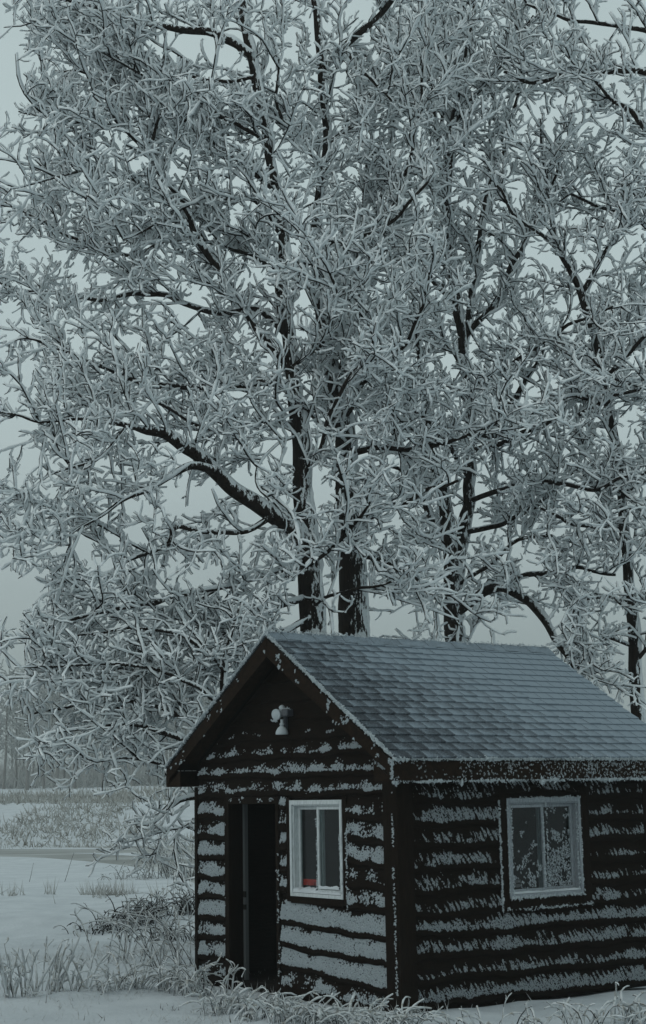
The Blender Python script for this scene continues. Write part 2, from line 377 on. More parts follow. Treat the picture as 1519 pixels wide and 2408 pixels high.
def frost_patch(parent, U, Z, out, axes, long_dir, size, hgt_, rg, name='frost', ratio=.40, spread=.6):
    """crystals at (U,Z) on a wall; axes = functions giving local points"""
    P = axes(U, Z, out)
    if axes is fr_axes: uu, nn = np.array([-1., 0, 0]), np.array([0, -1., 0])
    else: uu, nn = np.array([0, 1., 0]), np.array([1., 0, 0])
    zz = np.array([0, 0, 1.]); n = len(U)
    ang = long_dir + rg.normal(size=n)*spread
    A = np.cos(ang)[:, None]*uu + np.sin(ang)[:, None]*zz; B = -np.sin(ang)[:, None]*uu + np.cos(ang)[:, None]*zz
    sz = size*(0.55+0.9*rg.random(n))
    V, F = crystals(P, A, sz, B, sz*(ratio*(.75+.5*rg.random(n))), np.repeat(nn[None], n, 0), hgt_*(.5+rg.random(n)))
    return tag(mesh_np(name, V, F, M_wfrost, parent, smooth=False), kind='stuff')
fr_axes = lambda U, Z, o: np.stack([-U, -o*np.ones_like(U), Z], -1)
sd_axes = lambda U, Z, o: np.stack([o*np.ones_like(U), U, Z], -1)
rgc = np.random.default_rng(3)
def board(axes, u0, u1, zb, zt, seed, tilt=0.0, cover=0.5, band=(0.25, 0.8), size=.016, direction=-1.2, clipz=None, mt=M_board, dens=1.0, grad=0.0):
    """one waney-edged siding board from u0 to u1; bottom edge near zb, covering up to zt; tilt = drop per metre towards u=0"""
    n = max(5, int((u1-u0)/0.055)); us = np.linspace(u0, u1, n)
    wav = np.array([noise.noise(Vector((u*1.7, seed*5.1, 0)))*.045 + noise.noise(Vector((u*5.5, seed*2.3, 1)))*.016 for u in us])
    drop = tilt*(u1-us)
    eb = zb - drop + wav; et = zt - drop*0.9 + np.array([noise.noise(Vector((u*1.7, seed*5.1+5.1, 0)))*.02 for u in us])
    et = np.maximum(et, eb+.03)
    if clipz is not None:
        lim = clipz(us); et = np.minimum(et, lim); eb = np.minimum(eb, lim-.004)
    eb = np.maximum(eb, 0.0)
    prof = ((0.0, 0.002), (0.0, 0.034), (0.10, 0.050), (0.42, 0.044), (1.0, 0.010), (1.0, 0.002))
    Vs = []
    for f, o in prof:
        z = eb + (et-eb)*f
        oo = o + (np.array([noise.noise(Vector((u*3, seed, f*2)))*.006 for u in us]) if 0 < f < 1 else 0)
        Vs.append(axes(us, z, oo))
    V = np.array(Vs); K = len(prof); V = V.reshape(-1, 3); F = []
    for a in range(K-1):
        for k in range(n-1):
            q = (a*n+k, a*n+k+1, (a+1)*n+k+1, (a+1)*n+k); F.append(q if axes is not fr_axes else q[::-1])
    for e in (0, n-1): F.append(tuple(a*n+e for a in range(K)))
    o = mesh_py('board', V, F, mt, cabin)
    # frost crystals
    if cover > 0:
        front = axes is fr_axes; area = (u1-u0)*(zt-zb); m = int(area*(17000 if front else 15500)*dens)  # side frost is sparser, thinned further to stand in for that wall's shade
        U = u0 + rgc.random(m)*(u1-u0); s = rgc.random(m)
        ei = np.interp(U, us, eb); ti = np.interp(U, us, et); Z = ei + s*(ti-ei)
        if front: nzv = pnoise(np.stack([U, Z*1.6, np.full(m, seed*1.0)], -1), 5.5)*.7 + pnoise(np.stack([U, Z*1.1, np.full(m, seed*1.0+9)], -1), 26)*.35 + pnoise(np.stack([U, Z, np.full(m, seed+19.)], -1), 48)*.5
        else: nzv = pnoise(np.stack([U*.8, Z, np.full(m, 5.)], -1), 3.2)*.5 + pnoise(np.stack([(U+Z*.45)*1.0, (Z-U*.45)*.33, np.full(m, seed*1.0+9)], -1), 30)*.62
        lowj = band[0]; c = cover + grad*(U-u0)
        inb = np.minimum((s-lowj)/.10, (band[1]-s)/.38)
        marg = np.minimum(inb, 1.0)*.75 + nzv*1.25 + (c-1.0)*1.1 - .38
        keep = (marg > 0) & (inb > -.05) & (ti-ei > .04)
        U, Z, s, marg = U[keep], Z[keep], s[keep], marg[keep]; soft = np.clip(.40+marg*2.2, .4, 1.0)
        if len(U) > 3:
            out = np.interp(s, [q[0] for q in prof[1:5]], [q[1] for q in prof[1:5]])+.002
            frost_patch(o, U, Z, out, axes, direction if front else 1.98, soft*size*(.72 if front else .66), soft*size*(.65 if front else .7), rgc, ratio=.45 if front else .26, spread=.9 if front else .35)
    return o
EXP = 0.232
rows = [0.04 + EXP*k for k in range(9)]
sd0 = 0
covL = [.75, .95, 1.0, 1.35, 1.15, 1.1, 1.2, 1.0, .85]
covB = [.55, .6, 1.45, 1.35, 1.5]
covR = [0, 0, 0, 0, .0, .85, .75, 1.05, .55, .15]
for k, z in enumerate(rows):                         # left of the door
    board(fr_axes, DU1+.10, W-.035, z, z+EXP+.03, 10+k, 0, covL[k] if k < 9 else .8, (.26, .95))
for k, z in enumerate(rows[4:]):                     # between door and window
    board(fr_axes, WU1+.075, DU0-.075, z+.13, z+.13+EXP+.02 if k < 4 else 2.2, 30+k, 0, 1.0, (.30, .98))
for k, z in enumerate([0.06, 0.30, 0.545, 0.785]):   # below the window
    board(fr_axes, .185, DU0-.075, z, z+EXP+.05 if k < 3 else 1.06, 40+k, .055, covB[k+1] if k else .75, (.24, .92), dens=1.1)
for k, z in enumerate([1.0, 1.22, 1.45, 1.68, 1.90]):  # right of the window
    board(fr_axes, .185, WU0-.075, z, z+EXP+.05, 50+k, .05, [.85, .6, 1.05, .9, .55][k], (.24, .9))
for k, z in enumerate([2.16, 2.37, 2.58, 2.79, 3.0, 3.22, 3.45, 3.66]):   # the gable
    lim = lambda u: np.array([roof_z(-q)-.20 for q in u])
    hw = min(W/2-.02, (APEX-.24-z)/SL)
    c = [.80, .85, .70, .42, -.2, 0, 0, 0][k]
    if k < 3:
        um = W/2 + [.15, .0, -.1][k]
        board(fr_axes, W/2-hw+.02, um-.004, z, z+EXP+.02, 60+k, .0, c, (.22, .75), clipz=lim); board(fr_axes, um+.004, W/2+hw-.02, z, z+EXP+.02, 60+k, .0, c-.1, (.22, .75), clipz=lim)
    else:
        board(fr_axes, W/2-hw, W/2+hw, z, z+EXP+.02, 60+k, .0, c, (.22, .6), clipz=lim)
SROW = [0.02 + .226*k for k in range(10)]
for k, z in enumerate(SROW):
    kw = dict(mt=M_sboard, size=.0155, direction=-1.05)
    if z < .80:
        board(sd_axes, .16, LW-.10, z, z+EXP+.03, 80+k, -.012, [1.0, .80, .88, .86][k], (.22, .8), dens=.9, grad=.05, **kw)
    else:
        z1 = min(z+EXP+.03, 2.33)
        top = z > 1.95
        if z < 1.0:
            board(sd_axes, .16, SU0-.115, z, z1, 80+k, 0, .72, (.2, .9), dens=.85, **kw)
            board(sd_axes, SU0-.110, SU1+.125, z-.02, .952, 70+k, 0, 0, **kw)
            board(sd_axes, SU1+.13, LW-.10, z, z1, 90+k, 0, .70, (.2, .85), dens=.85, **kw)
        elif z < 2.06:
            board(sd_axes, .16, SU0-.115, z, z1, 80+k, 0, [0, 0, 0, 0, 0, .74, .70, .84, .92, .66][k], (.2, .95), dens=.85, **kw)
            board(sd_axes, SU1+.13, LW-.10, z, z1, 90+k, 0, [0, 0, 0, 0, 0, .70, .66, .82, .80, .76][k], (.25, .8), dens=.85, **kw)
board(sd_axes, .16, LW-.10, 2.165, 2.33, 99, 0, .48, (.0, 1.2), mt=M_sboard, size=.0155, direction=-1.2, dens=.7)

# corner boards, door frame, window trim
def part_box(name, m, b, parent=cabin, bevel=.004):
    q = MB(); q.box(*b); return q.build(name, m, parent, bevel=bevel)
part_box('corner_board', M_trim, (-.175, .03, -.062, -.002, 0, 2.33))
part_box('corner_board', M_trim, (.003, .058, -.060, .15, 0, 2.33))
part_box('corner_board', M_trim, (-W-.03, -W+.028, -.06, -.002, 0, 2.30))
part_box('corner_board', M_trim, (.003, .056, LW-.10, LW+.02, 0, 2.33))
def edge_frost(parent, p0, p1, n, size, normal, seed=0, spread=.01, gap=.35, gs=6.0):
    rg = np.random.default_rng(seed+70); t = rg.random(n); p0, p1 = np.array(p0), np.array(p1)
    P = p0 + (p1-p0)*t[:, None]; k = pnoise(P, gs, seed)+rg.normal(size=n)*.15 > gap-.5
    P = P[k]; n = len(P)
    if n < 2: return
    P = P + rg.normal(size=(n, 3))*spread
    A = norm(rg.normal(size=(n, 3))+np.array([0, 0, -.8])); B = norm(np.cross(A, rg.normal(size=(n, 3)))); C = np.cross(A, B)
    s = size*(.5+rg.random(n))
    V, F = clumps(P, A, s*1.2, B, s*.7, C, s*.7)
    tag(mesh_np('frost', V, F, M_wfrost, parent, smooth=False), kind='stuff')
o = part_box('door_jamb', M_trim, (-DU1-.085, -DU1, -.055, T+.02, 0, DZ+.06)); edge_frost(o, (-DU1-.08, -.057, .1), (-DU1-.08, -.057, 2.0), 60, .012, None, 1, .006, .75)
o = part_box('door_jamb', M_trim, (-DU0, -DU0+.06, -.055, T+.02, 0, DZ+.06)); edge_frost(o, (-DU0+.055, -.057, .1), (-DU0+.05, -.057, 1.6), 160, .012, None, 2, .008, .55)
o = part_box('door_head', M_trim, (-DU1+.002, -DU0-.002, -.053, T+.02, DZ-.02, DZ+.058)); edge_frost(o, (-DU1, -.056, DZ+.03), (-DU0, -.056, DZ+.03), 70, .012, None, 3, .012, .6)
o = part_box('door_stop', M_grey, (-DU1+.001, -DU1+.045, T+.022, T+.07, .09, DZ-.02), bevel=.003)
part_box('strike_plate', M_dark, (-DU1+.004, -DU1+.047, T+.0195, T+.04, 1.02, 1.09), o); part_box('strike_plate', M_dark, (-DU1+.004, -DU1+.047, T+.0195, T+.04, .88, .94), o)
# the door itself stands open into the room, hinged on the right jamb
dr = part_box('door', M_dark, (-DU0+.02, -DU0+.062, T+.04, T+.96, .10, DZ-.03)); q = MB(); q.lathe([(.012, 0), (.012, .04), (.028, .05), (.03, .07), (.02, .085)], (-DU0+.02, T+.89, 1.0), (-1, 0, 0), 12); q.build('handle', M_metal, dr, True)

def window(name, axis, u0, u1, z0, z1, um, fm, label):
    """sliding window: outer frame, two sashes with panes; axis 'f' (front) or 's' (side)"""
    def bx(a0, a1, d0, d1, c0, c1):
        return (-a1, -a0, -d1, -d0, c0, c1) if axis == 'f' else (d0, d1, a0, a1, c0, c1)
    wd = empty(name, parent=cabin); 
    q = MB(); fw = .038
    for a in ((u0, u0+fw, -.06, .052, z0, z1), (u1-fw, u1, -.06, .052, z0, z1), (u0+fw, u1-fw, -.06, .0515, z1-fw-.012, z1), (u0+fw, u1-fw, -.06, .0515, z0, z0+fw)): q.box(*bx(*a))
    # stepped inner lip
    lp = .016
    for a in ((u0+fw, u0+fw+lp, -.06, .030, z0+fw, z1-fw-.012), (u1-fw-lp, u1-fw, -.06, .030, z0+fw, z1-fw-.012), (u0+fw+lp, u1-fw-lp, -.06, .0295, z1-fw-.012-lp, z1-fw-.012)): q.box(*bx(*a))
    fo = q.build('frame', fm, wd, bevel=.004)
    i0, i1, b0, b1 = u0+fw+lp, u1-fw-lp, z0+fw, z1-fw-.012-lp
    near = (i0, um+.022, 0.0); far = (um-.022, i1, -.045)
    for a0, a1, d in (near, far):
        q = MB(); s = .036
        for a in ((a0, a0+s, d-.018, d+.016, b0+.002, b1-.002), (a1-s, a1, d-.018, d+.016, b0+.002, b1-.002), (a0+s, a1-s, d-.018, d+.0155, b1-s, b1-.002), (a0+s, a1-s, d-.018, d+.0155, b0+.002, b0+s+.012)): q.box(*bx(*a))
        so = q.build('sash', fm, wd, bevel=.003)
        q = MB(); q.box(*bx(a0+s-.004, a1-s+.004, d-.004, d+.001, b0+s, b1-s+.004)); q.build('pane', M_glass, so)
    return wd, bx, (near, far, b0, b1)
wf, bxf, inf = window('window', 'f', WU0, WU1, WZ0, WZ1, 1.372, M_white, '')
wf['label'] = 'white framed sliding window beside the open door'
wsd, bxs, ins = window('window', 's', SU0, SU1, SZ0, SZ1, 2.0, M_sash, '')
wsd['label'] = 'frost speckled sliding window in the long side wall'
# snow heaped on the sills
def snow_ridge(name, parent, bx, u0, u1, d0, d1, z, h, seed):
    n = 26; V = []; F = []
    for k in range(n):
        u = u0+(u1-u0)*k/(n-1); hh = h*(.65+.5*noise.noise(Vector((u*9, seed, 0)))+.25*noise.noise(Vector((u*31, seed, 1))))
        for f, g in ((0, .0), (.12, .75), (.5, 1.0), (1, 1.15)):
            b = bx(u, u, d1-(d1-d0)*f, d1-(d1-d0)*f, z+hh*g, z+hh*g); V.append((b[0], b[2], b[4]))
    for k in range(n-1):
        for a in range(3): F.append((k*4+a, k*4+a+1, k*4+4+a+1, k*4+4+a))
    return mesh_py(name, V, F, M_snow, parent, True)
snow_ridge('sill_snow', wf, bxf, 1.394, WU1-.046, -.044, .05, WZ0+.043, .07, 1)
snow_ridge('sill_snow', wf, bxf, WU0+.046, 1.394, .018, .05, WZ0+.043, .035, 2)
snow_ridge('sill_snow', wf, bxf, WU0+.10, 1.36, .0155, .026, WZ0+.093, .045, 3)
snow_ridge('sill_snow', wsd, bxs, SU0+.046, SU1-.046, .018, .05, SZ0+.043, .025, 4)
for u in (WU0+.006, WU0+.042): edge_frost(wf, (-u, -.05, WZ0+.05), (-u, -.05, WZ1-.35), 90, .008, None, 21, .004, .3)
edge_frost(wf, (-1.395, -.018, WZ0+.1), (-1.395, -.018, WZ1-.2), 130, .009, None, 22, .004, .3)
for u in (SU0, SU0+.06, 1.98, 2.03, SU1-.06, SU1): edge_frost(wsd, (.048, u, SZ0+.02), (.048, u, SZ1-.05), 110, .010, None, int(u*100), .005, .3)
edge_frost(wsd, (.05, SU0, SZ0+.0), (.05, SU1, SZ0+.0), 260, .013, None, 33, .008, .1); edge_frost(wsd, (.05, SU0, SZ1), (.05, SU1, SZ1), 160, .010, None, 34, .006, .3)
# crystals scattered over the side panes
for (a0, a1, d), cv in ((ins[0], .42), (ins[1], .62)):
    m = 2600; U = a0+.04+rgc.random(m)*(a1-a0-.08); Z = ins[2]+.05+rgc.random(m)*(ins[3]-ins[2]-.09)
    rel = (Z-ins[2])/(ins[3]-ins[2]); um_ = (U-a0)/(a1-a0)
    kk = pnoise(np.stack([U, Z, np.full(m, d)], -1), 9)*.7 + pnoise(np.stack([U, Z, np.full(m, d+5)], -1), 30)*.5 + (cv-.75*rel) - .35*np.abs(um_-.5) + .0 > .22
    frost_patch(wsd, U[kk], Z[kk], d+.003, sd_axes, 1.9, .012, .006, rgc, ratio=.28)
q = MB(); q.box(*bxs(SU0+.11, SU0+.20, .002, .006, SZ0+.15, SZ0+.185)); q.box(*bxs(SU0+.12, SU0+.195, .002, .006, SZ0+.105, SZ0+.14)); q.build('sticker', M_grey, wsd)
# dark trim boards round the windows
for nm, b in (('window_trim', (-WU0+.002, -WU0+.072, -.045, -.002, WZ0-.06, WZ1+.03)), ('window_trim', (-WU1-.072, -WU1-.002, -.045, -.002, WZ0-.06, WZ1+.03)), ('window_trim', (-WU1, -WU0, -.046, -.002, WZ0-.075, WZ0-.003)),
              ('window_trim', (.002, .05, SU0-.11, SU0-.003, .96, 2.16)), ('window_trim', (.002, .05, SU1+.003, SU1+.125, .96, 2.16)), ('window_trim', (.002, .051, SU0-.001, SU1+.001, .955, SZ0-.003))):
    part_box(nm, M_trim, b)
edge_frost(cabin, (.052, SU0-.112, .93), (.052, SU0-.115, 2.1), 300, .011, None, 41, .005, .05)
edge_frost(cabin, (.052, SU0-.1, .95), (.052, SU1+.12, .955), 260, .010, None, 43, .010, .3)
edge_frost(cabin, (-.005, -.064, .05), (-.012, -.064, 2.2), 300, .011, None, 44, .008, .45)
edge_frost(cabin, (-WU0+.074, -.047, WZ0-.1), (-WU0+.074, -.047, WZ1-.3), 130, .012, None, 45, .006, .4)
edge_frost(cabin, (-W-.03, -.05, .05), (-W-.03, -.05, 2.2), 110, .009, None, 46, .006, .5)

# roof: deck, fascia, rake boards, boxed eaves, shingles
roof = empty('roof', parent=cabin)
Y0, Y1 = -OF, RL-OF
SLN = math.hypot(1, SL); rn = np.array([SL, 0, 1])/SLN; rdn = np.array([1, 0, -SL])/SLN     # normal and down-slope of the right slope
q = MB()
for sgn in (1, -1):
    f = lambda x, z: (-W/2 + sgn*x, 0, z)
    pl = [f(0.0 if sgn > 0 else 0.001, APEX-.03), f(RUN-.012, ZT-.03), f(RUN-.012, ZT-.055), f(0.0 if sgn > 0 else 0.001, APEX-.055)]
    q.prism(pl if sgn > 0 else pl[::-1], (0, Y0+.01, 0), (0, Y1-.01, 0))
q.build('roof_deck', M_dark, roof)
FB = 2.318
o = part_box('fascia', M_rake, (OS-.045, OS-.018, Y0+.004, Y1-.004, FB-.012, ZT-.058), roof)
m = 9000; U = Y0+.02+rgc.random(m)*(RL-.04); Z = FB-.005+rgc.random(m)*(ZT-.065-FB)
k = (pnoise(np.stack([U, Z, U*0], -1), 5)*.35+pnoise(np.stack([U, Z, U*0+4], -1), 34)*.75 + .25*(U/RL) + np.maximum(0, (Z-FB)/.2-.6)*.5 - .24 + np.where(U < 0.6, -.12, 0) > 0)
frost_patch(o, U[k], Z[k], OS-.017, sd_axes, 1.95, .0085, .004, rgc, ratio=.28)
part_box('fascia', M_rake, (-W-OS+.018, -W-OS+.045, Y0+.004, Y1-.004, FB-.012, ZT-.058), roof)
part_box('soffit', M_rake, (.058, OS-.046, Y0+.03, Y1-.004, FB-.006, FB+.012), roof)
part_box('soffit', M_rake, (-W-OS+.046, -W-.032, Y0+.03, Y1-.004, FB-.006, FB+.012), roof)
for ye, yd in ((Y0, .03), (Y1-.03, .03)):
    for sgn in (1, -1):
        f = lambda x, z: (-W/2+sgn*x, 0, z)
        g = .002
        q = MB(); pl = [f(g, APEX-.056), f(RUN-.02, ZT-.056+.02*SL*0), f(RUN-.02, FB-.012), f(RUN-.055, FB-.012), f(RUN-.11, ZT-.21+.11*SL), f(g, APEX-.056-.215)]
        q.prism(pl if sgn > 0 else pl[::-1], (0, ye, 0), (0, ye+yd, 0)); ro = q.build('rake_board', M_rake, roof, bevel=.003)
        q = MB(); pl = [f(RUN-.056, FB-.010), f(RUN-.056, ZT-.26+.056*SL), f(RUN-OS-.02, ZT-.06+(OS)*SL-.2), f(RUN-OS-.02, FB-.010)]
        q.prism(pl if sgn < 0 else pl[::-1], (0, ye+.012, 0), (0, ye+.026, 0)); q.build('eave_return', M_rake, roof)
        if ye == Y0:
            rg = np.random.default_rng(8+sgn); m = 4200; t = rg.random(m); s = rg.random(m)
            x = .02+t*(RUN-.05); z = APEX-SL*x-.06-s*.2
            P = np.stack([-W/2+sgn*x, np.full(m, ye-.002), z], -1)
            kk = pnoise(P, 7, 3+sgn)*.8+pnoise(P, 28, sgn)*.55 - .52 + .10*(t > .45) > 0
            frost_patch(ro, -P[kk, 0], P[kk, 2], OF+.002, fr_axes, -.9, .013, .01, rg)
# open sheathing under the front overhang
for sgn in (1, -1):
    f = lambda x, z: (-W/2+sgn*x, 0, z)
    q = MB(); pl = [f(.004, APEX-.18), f(RUN-OS-.02, APEX-.18-SL*(RUN-OS-.02)), f(RUN-OS-.02, APEX-.195-SL*(RUN-OS-.02)), f(.004, APEX-.195)]
    q.prism(pl if sgn > 0 else pl[::-1], (0, Y0+.032, 0), (0, -.06, 0)); q.build('soffit', M_rake, roof)
# shingles
EXPO, TABW = 0.1435, 0.200
nrow = int(round(RUN*SLN/EXPO)); EXPO = RUN*SLN/nrow
def shingle_box(wd, ln, th):
    # local: x along eave, y down-slope (0..ln), z normal; butt end thick
    return [(0, 0, 0), (wd, 0, 0), (wd, ln, 0), (0, ln, 0), (0.002, 0, .004), (wd-.002, 0, .004), (wd-.002, ln, th), (0.002, ln, th)]
BF = [(3, 2, 1, 0), (4, 5, 6, 7), (0, 1, 5, 4), (1, 2, 6, 5), (2, 3, 7, 6), (3, 0, 4, 7)]
sm = []
for v in range(4):
    me = bpy.data.meshes.new('shingle'); me.from_pydata(shingle_box(TABW-.009, EXPO+.010, [.016, .022, .018, .026][v]), [], BF); me.update(); me.materials.append(M_shingle); sm.append(me)
rgs = np.random.default_rng(21)
allsh = []
for sgn in (1, -1):
    for r_ in range(nrow):
        off = (r_ % 2)*TABW*.5 + (r_ % 3)*.03; n = int(RL/TABW)+2
        for c_ in range(n):
            a = Y0 + c_*TABW - off; a0, a1 = max(a, Y0), min(a+TABW, Y1)
            if a1-a0 < .03: continue
            up = 1-(r_+.5)/nrow; al = (a0-Y0)/RL
            cov = .28 + .60*al + .42*up*al*1.4 + .10*up + rgs.choice([-.10, -.03, .11], p=[.42, .26, .32])*max(.15, 1-al*1.15)
            d = math.hypot(.25+al*RL, r_*EXPO)
            allsh.append((sgn, r_, a0, a1, cov, al*RL*1.0 + up*2.2))
right = sorted([s for s in allsh if s[0] == 1 and abs(s[3]-s[2]-TABW) < 1e-6], key=lambda s: s[5])
keep = set(id(s) for s in right[:300])
def sh_matrix(sgn, r_, a0):
    o_ = Vector((-W/2, a0, APEX-.026)); dn = Vector((sgn*1/SLN, 0, -SL/SLN)); nn = Vector((sgn*SL/SLN, 0, 1/SLN))
    p = o_ + dn*(r_*EXPO) + nn*0.004
    X = Vector((0, 1, 0)) if sgn > 0 else Vector((0, 1, 0))
    M = Matrix(((X.x, dn.x, nn.x, p.x), (X.y, dn.y, nn.y, p.y), (X.z, dn.z, nn.z, p.z), (0, 0, 0, 1)))
    return M
VV, FF, CC = [], [], []
for s in allsh:
    sgn, r_, a0, a1, cov, _ = s
    Mx = sh_matrix(sgn, r_, a0)
    if id(s) in keep:
        o = bpy.data.objects.new('shingle', sm[rgs.integers(4)]); link(o, roof); o.matrix_local = Mx; o['cover'] = float(cov)
    else:
        b = len(VV)
        for v in shingle_box(a1-a0-.009, EXPO+.010, .018): VV.append(tuple(Mx @ Vector(v)))
        FF += [tuple(b+i for i in f) for f in BF]; CC += [cov]*8
o = mesh_py('shingle_rows', VV, FF, M_shingle_s, roof); tag(o, kind='stuff')
at_ = o.data.attributes.new('cover', 'FLOAT', 'POINT'); at_.data.foreach_set('value', np.array(CC, np.float32))
q = MB()
for c_ in range(int(RL/.2)):
    y0 = Y0+c_*RL/int(RL/.2); y1 = y0+RL/int(RL/.2)-.004; h = .012+.006*(c_ % 2)
    q.prism([(-W/2-.12, 0, APEX-.12*SL+h-.012), (-W/2, 0, APEX+h+.004), (-W/2+.12, 0, APEX-.12*SL+h-.012), (-W/2, 0, APEX-.016)], (0, y0, 0), (0, y1, 0))
rc = q.build('ridge_cap', M_shingle_s, roof); at_ = rc.data.attributes.new('cover', 'FLOAT', 'POINT'); at_.data.foreach_set('value', np.full(len(rc.data.vertices), .7, np.float32))
def roof_frost(p0, p1, n, size, seed, spread, down=.8):
    rg = np.random.default_rng(seed); t = rg.random(n); P = np.array(p0)+(np.array(p1)-np.array(p0))*t[:, None]+rg.normal(size=(n, 3))*spread
    A = norm(rg.normal(size=(n, 3))+np.array([0, 0, -down])); B = norm(np.cross(A, rg.normal(size=(n, 3)))); C = np.cross(A, B)
    s = size*(.4+rg.random(n)*1.1)*(.7+.6*pnoise(P, 4, seed).clip(-.5, 1))
    V, F = clumps(P, A, s*1.25, B, s*.8, C, s*.8); tag(mesh_np('frost', V, F, M_wfrost, roof, smooth=False), kind='stuff')
roof_frost((-W/2, Y0-.005, APEX+.0), (OS, Y0-.005, ZT-.01), 1500, .015, 5, .008, .4)
roof_frost((-W/2, Y0-.005, APEX+.0), (-W-OS, Y0-.005, ZT-.01), 1500, .015, 6, .008, .4)
roof_frost((OS+.0, Y0, ZT-.035), (OS+.0, Y1, ZT-.035), 2200, .016, 7, .009, 1.2)
roof_frost((OS-.02, Y0, FB-.02), (OS-.02, Y1, FB-.02), 1100, .014, 9, .008, 1.6)
roof_frost((OS-.018, Y0, FB), (OS-.018, Y0, ZT-.05), 160, .014, 10, .008, 1.2)
roof_frost((-W/2, Y0, APEX+.015), (-W/2, Y1, APEX+.015), 900, .014, 12, .014, .0)
for (v_, s_) in ((-.24, .05), (.62, .06), (1.75, .05), (2.72, .05)):
    roof_frost((OS-.02, Y0+.29+v_-.02, FB-.02), (OS-.02, Y0+.29+v_+.02, FB-.05), 16, .022, int(40+v_*10), .012, 2.5)

# ------------------------------------------------------------------ the flood light on the gable
lamp = empty('flood_light', (CX, CY, 0), -YAW); tag(lamp, 'round frost covered flood light on the cabin gable', 'lamp')
lx, lz = -1.89, 2.865
q = MB(); q.box(lx-.025, lx+.025, -.085, -.045, lz+.02, lz+.25); q.build('bracket', M_metal, lamp, bevel=.006)
q = MB(); q.lathe([(.070, -.012), (.071, .004), (.064, .030), (.046, .060), (.026, .078), (.018, .088)], (lx, -.115, lz), (.0, -.02, 1), 24); q.build('base', M_wfrost, lamp, True)
q = MB(); q.lathe([(.017, 0), (.027, .010), (.029, .022), (.018, .034), (.017, .060), (.023, .070)], (lx+.004, -.115, lz+.085), (0, 0, 1), 16); q.build('neck', M_wfrost, lamp, True)
q = MB(); q.lathe([(.031, -.11), (.035, -.07), (.037, -.02), (.058, .010), (.0630, .028), (.061, .039), (.055, .043), (.051, .039), (.03, .052), (.008, .055)], (lx-.045, -.135, lz+.215), (.28, -.94, -.14), 30); hd = q.build('lamp_head', M_wfrost, lamp, True)
q = MB(); q.lathe([(.030, -.07), (.034, .03), (.026, .048), (.008, .055)], (lx-.01, -.09, lz+.265), (-.25, -.4, .85), 16); q.build('lamp_socket', M_wfrost, lamp, True)
q = MB(); q.box(lx+.05, lx+.17, -.16, -.07, lz+.185, lz+.265); sn = q.build('motion_sensor', M_metal, lamp, bevel=.012)
q = MB(); q.box(lx+.02, lx+.055, -.12, -.09, lz+.21, lz+.235); q.build('arm', M_metal, lamp)
edge_frost(sn, (lx+.05, -.13, lz+.267), (lx+.18, -.13, lz+.267), 50, .008, None, 51, .006, .2)
edge_frost(hd, (lx-.10, -.19, lz+.145), (lx+.02, -.19, lz+.145), 40, .009, None, 52, .008, .1)

# ------------------------------------------------------------------ the red thing inside the window
red = empty('red_holder', (CX, CY, 0), -YAW); tag(red, 'small bright red plastic block inside the window on the snowy sill', 'block')
q = MB(); q.box(-1.785, -1.475, .070, .10, WZ0+.150, WZ0+.178); q.build('bar', M_red, red, bevel=.003)
for k, (a, b_) in enumerate(((1.72, 1.785), (1.63, 1.70), (1.585, 1.615), (1.475, 1.55))):
    q = MB(); q.box(-b_, -a, .071, .099, WZ0+.115, WZ0+.1498); q.build('tooth', M_red, red)

# ------------------------------------------------------------------ trees
WIND = norm(np.array([0.80, -0.14, 0.56]))
VOIDS = [(430, 735, 48, 42), (440, 1175, 95, 62), (300, 805, 85, 26), (420, 115, 130, 40), (520, 140, 60, 30), (12, 150, 70, 160), (5, 395, 40, 55), (15, 1040, 45, 60), (25, 1400, 70, 95), (30, 1560, 60, 60),
         (930, 1440, 62, 46), (900, 1255, 35, 30), (420, 400, 40, 26), (300, 385, 25, 22), (360, 960, 60, 22), (1400, 50, 60, 42), (560, 930, 22, 26), (640, 790, 16, 26), (1230, 1040, 16, 16), (1180, 1310, 30, 18),
         (1480, 640, 26, 22), (1130, 1480, 30, 14), (1395, 1470, 36, 30), (340, 1330, 45, 16), (120, 1290, 40, 24), (930, 1110, 30, 20), (800, 180, 22, 26), (700, 1110, 10, 40), (1040, 700, 12, 20), (1330, 770, 25, 20), (770, 1420, 10, 50), (600, 1100, 40, 30)]
TRUNKS = [(728, 1400, 40, 90), (716, 1170, 34, 80), (700, 1000, 32, 70), (670, 790, 22, 60), (672, 560, 30, 50), (590, 120, 26, 40), (832, 1400, 44, 90), (820, 1240, 36, 40), (806, 1010, 34, 50), (785, 900, 30, 40), (750, 720, 20, 50), (650, 1205, 60, 40), (560, 1160, 60, 45), (430, 1045, 70, 35), (470, 560, 30, 60), (420, 450, 30, 45),
          (1045, 1180, 30, 90), (1095, 1200, 24, 100), (1088, 780, 18, 60), (1055, 440, 18, 60), (1125, 540, 16, 60), (1220, 600, 30, 50), (1370, 680, 30, 40), (1470, 1300, 22, 110), (1490, 1500, 22, 90), (1260, 1440, 70, 45), (850, 70, 60, 45), (480, 75, 90, 22), (1066, 1420, 26, 60), (1215, 920, 30, 40)]
def in_void(P, keep=0.12):
    x, y = to_px(P); bad = np.zeros(len(P), bool)
    for cx, cy, rx, ry in VOIDS:
        bad |= ((x-cx)/rx)**2 + ((y-cy)/ry)**2 < .50
    near = np.zeros(len(P), bool)
    for cx, cy, rx, ry in TRUNKS:
        near |= (((x-cx)/rx)**2 + ((y-cy)/ry)**2 < 1) & (P[:, 1] < 27)
    return (bad & (rng.random(len(P)) > keep)) | (near & (rng.random(len(P)) > np.where(y > 880, .34, .55)))
